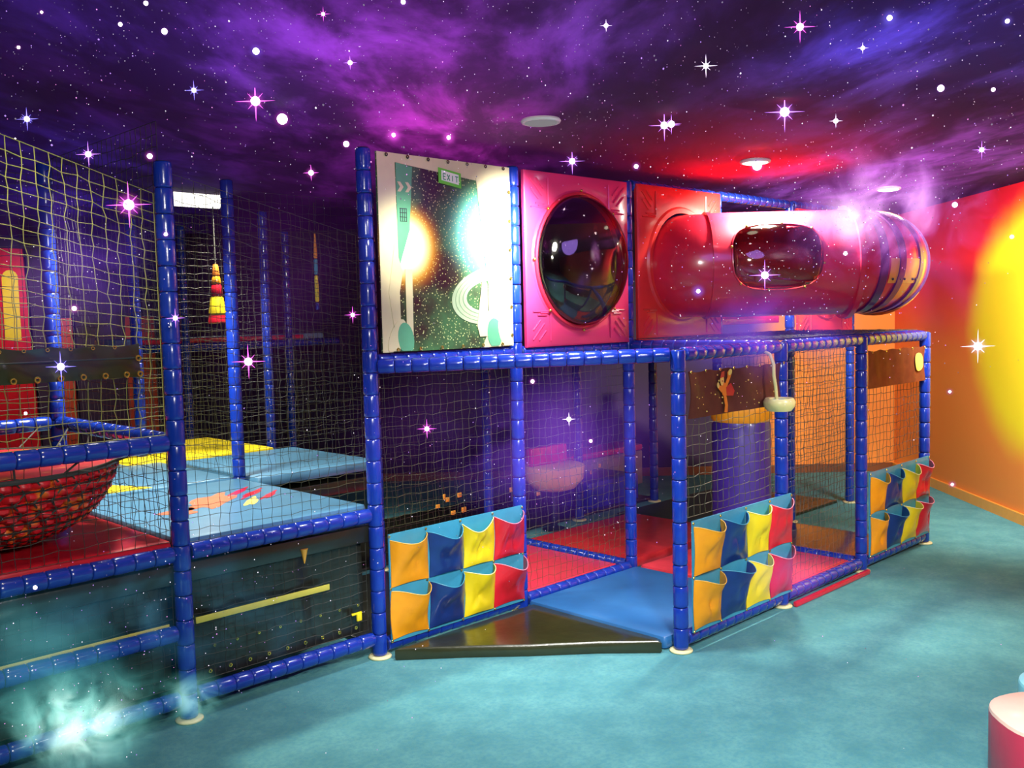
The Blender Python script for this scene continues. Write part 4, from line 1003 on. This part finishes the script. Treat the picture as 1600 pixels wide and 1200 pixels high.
STARS = [
 (1250, 42, 5.5, 'm', 'large white pink star with long rays at the top right', None, 1, 16), (1226, 175, 7, 'v', 'largest white violet star, above the crawl tube', None, 1, 24),
 (1183, 259, 7, 'v', 'round white star just under the bright downlight', None, None, 18), (1038, 196, 5.5, 'v', 'left star of the bright touching pair', None, 1, 14), (1049, 194, 5, 'v', 'right star of the bright touching pair', None, 0, 12),
 (894, 252, 4.5, 'v', 'rayed violet star above the bubble window panel', None, 1, 16), (1103, 103, 4, 'w', 'small white crossed star right of the ceiling middle', None, 1, 0),
 (399, 158, 7, 'm', 'big pink star with rays above the left of the far net', None, 1, 22), (441, 186, 8, 'm', 'big round white pink star near the upper left', None, None, 20),
 (201, 320, 8, 'm', 'big magenta rayed star before the left net', 4.2, 1, 30), (400, 80, 5, 'b', 'blue glowing round star at the upper left', None, None, 18),
 (303, 141, 3.5, 'b', 'small blue star with crossed rays', None, 1, 12), (42, 186, 4, 'b', 'blue white star at the left edge above the net', None, 1, 14), (138, 241, 4.5, 'v', 'violet star at the top of the left net', 4.2, 1, 14),
 (234, 244, 4, 'm', 'magenta star at the tip of the nearest post', 4.2, None, 14), (505, 22, 2.6, 'm', 'magenta eight rayed star at the top edge left of centre', None, 1, 10), (486, 270, 4, 'm', 'magenta star left of the space mural', 5.2, 0, 14),
 (541, 225, 4.5, 'm', 'pink round star just left of the mural top', None, None, 12), (547, 98, 3.5, 'v', 'violet star in the purple cloud', None, 0, 12), (615, 211, 3, 'm', 'magenta halo star above the mural', None, None, 22), (701, 215, 3, 'm', 'magenta halo star above the right of the mural', None, None, 20),
 (257, 49, 4.5, 'v', 'round violet star at upper left', None, None, 12), (228, 5, 3.5, 'v', 'violet star touching the top edge', None, None, 8), (188, 38, 3, 'v', 'small violet star left of the round one', None, None, 8), (29, 74, 2.4, 'm', 'small magenta star near the top left corner', None, None, 8), (65, 19, 2, 'm', 'tiny magenta star in the top left corner', None, None, 8),
 (1390, 28, 4, 'b', 'white star with a wide blue halo at the top right', None, None, 26), (1348, 75, 3, 'w', 'small white star under the blue haloed star', None, 0, 8), (1470, 138, 5, 'v', 'round white violet star over the orange wall corner', None, None, 12), (1534, 234, 3.5, 'v', 'star with crossed rays above the red wall', None, 1, 10), (1574, 33, 3.2, 'b', 'blue haloed star near the top right corner', None, None, 16), (1552, 140, 3, 'm', 'small pink star high at the right', None, None, 8),
 (1306, 189, 3.5, 'w', 'small pale crossed star right of the largest star', None, 0, 0), (1492, 320, 4, 'v', 'violet white star before the red wall top', 6.6, None, 10), (95, 573, 5.5, 'b', 'blue white rayed star before the black vinyl band', 4.0, 1, 18), (388, 565, 6, 'm', 'white magenta star before the far upper rail', 5.0, 1, 16),
 (274, 497, 3.5, 'v', 'violet star between the two tall left posts', 4.5, 1, 12), (116, 482, 3.5, 'm', 'round magenta star before the left net', 4.2, None, 14), (551, 492, 3, 'm', 'magenta star beside the mural post', 5.0, 1, 12), (667, 670, 3.5, 'm', 'violet pink star before the dark net above the pockets', 5.2, 1, 14),
 (1195, 430, 5.5, 'v', 'rayed violet star before the crawl tube window', 6.3, 1, 18), (1091, 455, 3, 'b', 'blue halo star before the near end of the crawl tube', 6.3, None, 18), (832, 596, 3, 'm', 'pink star under the bubble window panel', 5.4, None, 10), (889, 655, 3.5, 'w', 'white star in the purple haze of the lower level', 5.4, 0, 8), (923, 689, 2.4, 'm', 'dim pink star right of the white haze star', 5.4, None, 9),
 (994, 260, 3.2, 'v', 'violet star above the tube panel', None, None, 12), (947, 40, 3.2, 'w', 'white star at the top centre', None, 0, 0), (259, 366, 2.8, 'm', 'pink star just right of the nearest post', 4.4, None, 10), (55, 918, 3, 'b', 'pale blue star low at the left edge', 4.0, None, 8), (1528, 541, 6, 'w', 'white star glowing before the yellow painted sun', 5.8, 1, 20),
 (1321, 396, 3, 'w', 'white star at the joint of the crawl tube', 6.3, None, 8), (1581, 370, 2.8, 'm', 'small pink star before the red of the sun wall', 5.8, None, 8), (630, 3, 3.5, 'v', 'violet star at the top edge near the centre', None, None, 14), (1484, 612, 2, 'v', 'tiny violet star beside the far corner post', 6.0, None, 9), (1488, 757, 2, 'v', 'tiny violet star at the orange skirting', 6.0, None, 10), (40, 646, 2.4, 'w', 'tiny white star before the far left red board', 4.0, None, 0)]
for s in STARS: star(s[0], s[1], s[2], s[3], s[4], s[5], s[6], s[7])
# uncountable star dust, real little spheres floating in the hall
def dust():
    r = random.Random(11); mats = [glow('dust_white', (.95, .85, 1), 1.6), glow('dust_violet', (.55, .3, 1), 1.2), glow('dust_pink', (1, .35, .9), 1.3), glow('dust_dim', (.5, .42, .6), .5)]
    g = G()
    ic = [(0, 0, 1), (1, 0, 0), (0, 1, 0), (-1, 0, 0), (0, -1, 0), (0, 0, -1)]; fc = [(0, 1, 2), (0, 2, 3), (0, 3, 4), (0, 4, 1), (5, 2, 1), (5, 3, 2), (5, 4, 3), (5, 1, 4)]
    def put(x, y, px, tt, mi):
        P = CAM+rayd(x, y)*tt; q = px*tt/FPX; g.add([(P.x+a*q, P.y+b*q, P.z+c*q) for a, b, c in ic], fc, mi)
    for _ in range(3600):
        x = r.uniform(-250, 1850); y = r.uniform(-120, 330); 
        if y > 240 and r.random() < (y-240)/120: continue
        d = rayd(x, y); tt = (H-.03-CAM.z)/d.z if d.z > 0 else 9
        tt = min(tt, 7.4)*r.uniform(.86, .985)
        if 575 < x < 1130 and y > 235: tt = min(tt, 4.9)
        big = r.random(); put(x, y, r.uniform(.4, .75) if big < .88 else r.uniform(.8, 1.3) if big < .985 else r.uniform(1.5, 2.0), tt, r.choices((0, 1, 2, 3), (3, 2, 1, 5))[0])
    for cx_, cy_, s_, n, tt in ((110, 420, 110, 120, 4.1), (1180, 420, 120, 260, 6.0), (880, 760, 120, 150, 5.2), (300, 950, 170, 240, 3.9), (1350, 330, 100, 260, 6.0), (1280, 560, 120, 90, 6.0), (80, 1080, 100, 100, 3.8), (1340, 1000, 140, 16, 3.6), (650, 650, 120, 50, 5.0)):
        for _ in range(n): put(r.gauss(cx_, s_), r.gauss(cy_, s_*.6), r.uniform(.45, 1.1), tt*r.uniform(.94, 1.02), r.choices((0, 1, 2, 3), (3, 2, 1, 4))[0])
    o = part('star_dust', g, mats, None, False); tag(o, 'countless tiny glowing star specks floating under the dark ceiling', 'stars', None, 'stuff')
dust()

# ------------------------------------------------------------------ glowing nebula clouds (emissive gas, drifting in the hall)
def cloud(name, x, y, tt, rx, rz, ry, col1, col2, s, scale, lo, hi, label, seed, detail=4, dist=.6, zmin=None):
    """an ellipsoid of glowing gas: width rx, height rz, depth ry (metres)"""
    P = CAM+rayd(x, y)*tt
    m, nt, out = newmat('gas_%d' % seed); em = N(nt, 'ShaderNodeEmission')
    tc = N(nt, 'ShaderNodeTexCoord'); ln = N(nt, 'ShaderNodeVectorMath', operation='LENGTH'); nt.links.new(tc.outputs['Object'], ln.inputs[0])
    fall = sstep(nt, ln.outputs['Value'], 1, .1)
    mp_ = N(nt, 'ShaderNodeMapping'); nt.links.new(tc.outputs['Object'], mp_.inputs[0]); mp_.inputs['Scale'].default_value = (rx, ry, rz); mp_.inputs['Location'].default_value = (seed*3.1, seed*1.7, 0)
    nz = noise(nt, mp_.outputs[0], scale, detail, .62, dist)
    den = math_(nt, 'MULTIPLY', fall, sstep(nt, math_(nt, 'ADD', nz, math_(nt, 'MULTIPLY', fall, .10)), lo, hi))
    nt.links.new(mix(nt, den, col1, col2), em.inputs[0]); nt.links.new(math_(nt, 'MULTIPLY', den, s), em.inputs[1])
    nt.links.new(em.outputs[0], out.inputs['Volume'])
    me = G().sphere((0, 0, 0), 1, 20, 12).mesh('nebula_cloud', [m])
    o = bpy.data.objects.new('nebula_cloud', me); COL.objects.link(o); o.location = P; o.scale = (rx, ry, rz); o.rotation_euler = (0, 0, -YA)
    tag(o, label, 'cloud', None, 'stuff')
    if zmin is not None and P.z-rz < zmin: o.location.z = zmin+rz
VI, PK_, TE = (.20, .06, .80), (.85, .15, .85), (.05, .45, .45)
cloud('c', 110, 430, 4.15, .52, .55, .18, (.16, .05, .7), (.28, .09, .8), 2.4, 2.2, .36, .75, 'violet glowing cloud before the left net', 1)
cloud('c', 870, 690, 5.25, .85, .62, .30, (.16, .04, .6), (.28, .08, .75), 1.7, 1.9, .34, .75, 'violet glowing cloud before the dark lower level', 2)
cloud('c', 1185, 520, 6.1, .85, .38, .28, (.12, .06, .6), (.28, .10, .9), 3.0, 2.0, .34, .75, 'violet blue cloud below the crawl tube', 3)
cloud('c', 1395, 330, 6.3, .95, .58, .3, (.5, .1, .75), (1, .5, .95), 6, 3.0, .44, .78, 'pink white swirl above the far end of the crawl tube', 4, 5, 1.4)
cloud('c', 1330, 345, 6.2, .26, .24, .15, (1, .5, .95), (1, .85, 1), 9, 5, .35, .7, 'bright white pink knot in the swirl over the tube', 5, 4, 1.5)
cloud('c', 1235, 900, 5.0, .30, .22, .12, (.5, .06, .9), (.9, .2, .9), 1.7, 3.0, .36, .7, 'magenta glowing wisp at the end of the middle pocket panel', 6)
cloud('c', 300, 960, 4.0, .95, .36, .16, (.03, .16, .30), (.10, .42, .66), 1.9, 2.8, .44, .74, 'blue teal haze before the black net under the deck', 7)
cloud('c', 60, 1010, 3.75, .55, .38, .16, (.03, .25, .35), (.15, .65, .7), 1.8, 3.2, .38, .74, 'teal haze at the lower left edge', 8)
cloud('c', 128, 1132, 3.75, .34, .26, .14, (.2, .75, .65), (.85, 1, .9), 11, 7, .41, .70, 'bright white green cloud knot at the bottom left', 9, 5, 1.3)
cloud('c', 120, 1110, 3.8, .60, .30, .16, (.05, .4, .4), (.25, .85, .75), 3.6, 5, .43, .72, 'green teal swirl round the bright knot', 10, 5, 1.4)
cloud('c', 300, 1090, 3.85, .17, .14, .08, (.1, .55, .5), (.5, .95, .85), 9, 7, .38, .68, 'small pale green puff beside the bottom rail', 11, 4, 1.2)
cloud('c', 450, 440, 4.9, .75, .85, .2, (.16, .01, .22), (.22, .03, .35), .55, 1.2, .22, .75, 'dim purple haze before the dark net left of the mural', 12, 2)
cloud('c', 660, 660, 5.2, .70, .55, .2, (.13, .02, .28), (.2, .04, .4), .5, 1.4, .22, .75, 'dim purple haze before the net above the first pocket panel', 13, 2)
cloud('c', 1455, 440, 6.0, .45, .55, .2, (.25, .04, .5), (.5, .1, .7), .9, 2.2, .34, .72, 'purple haze between the tube and the painted sun', 14, 4, 1.0)
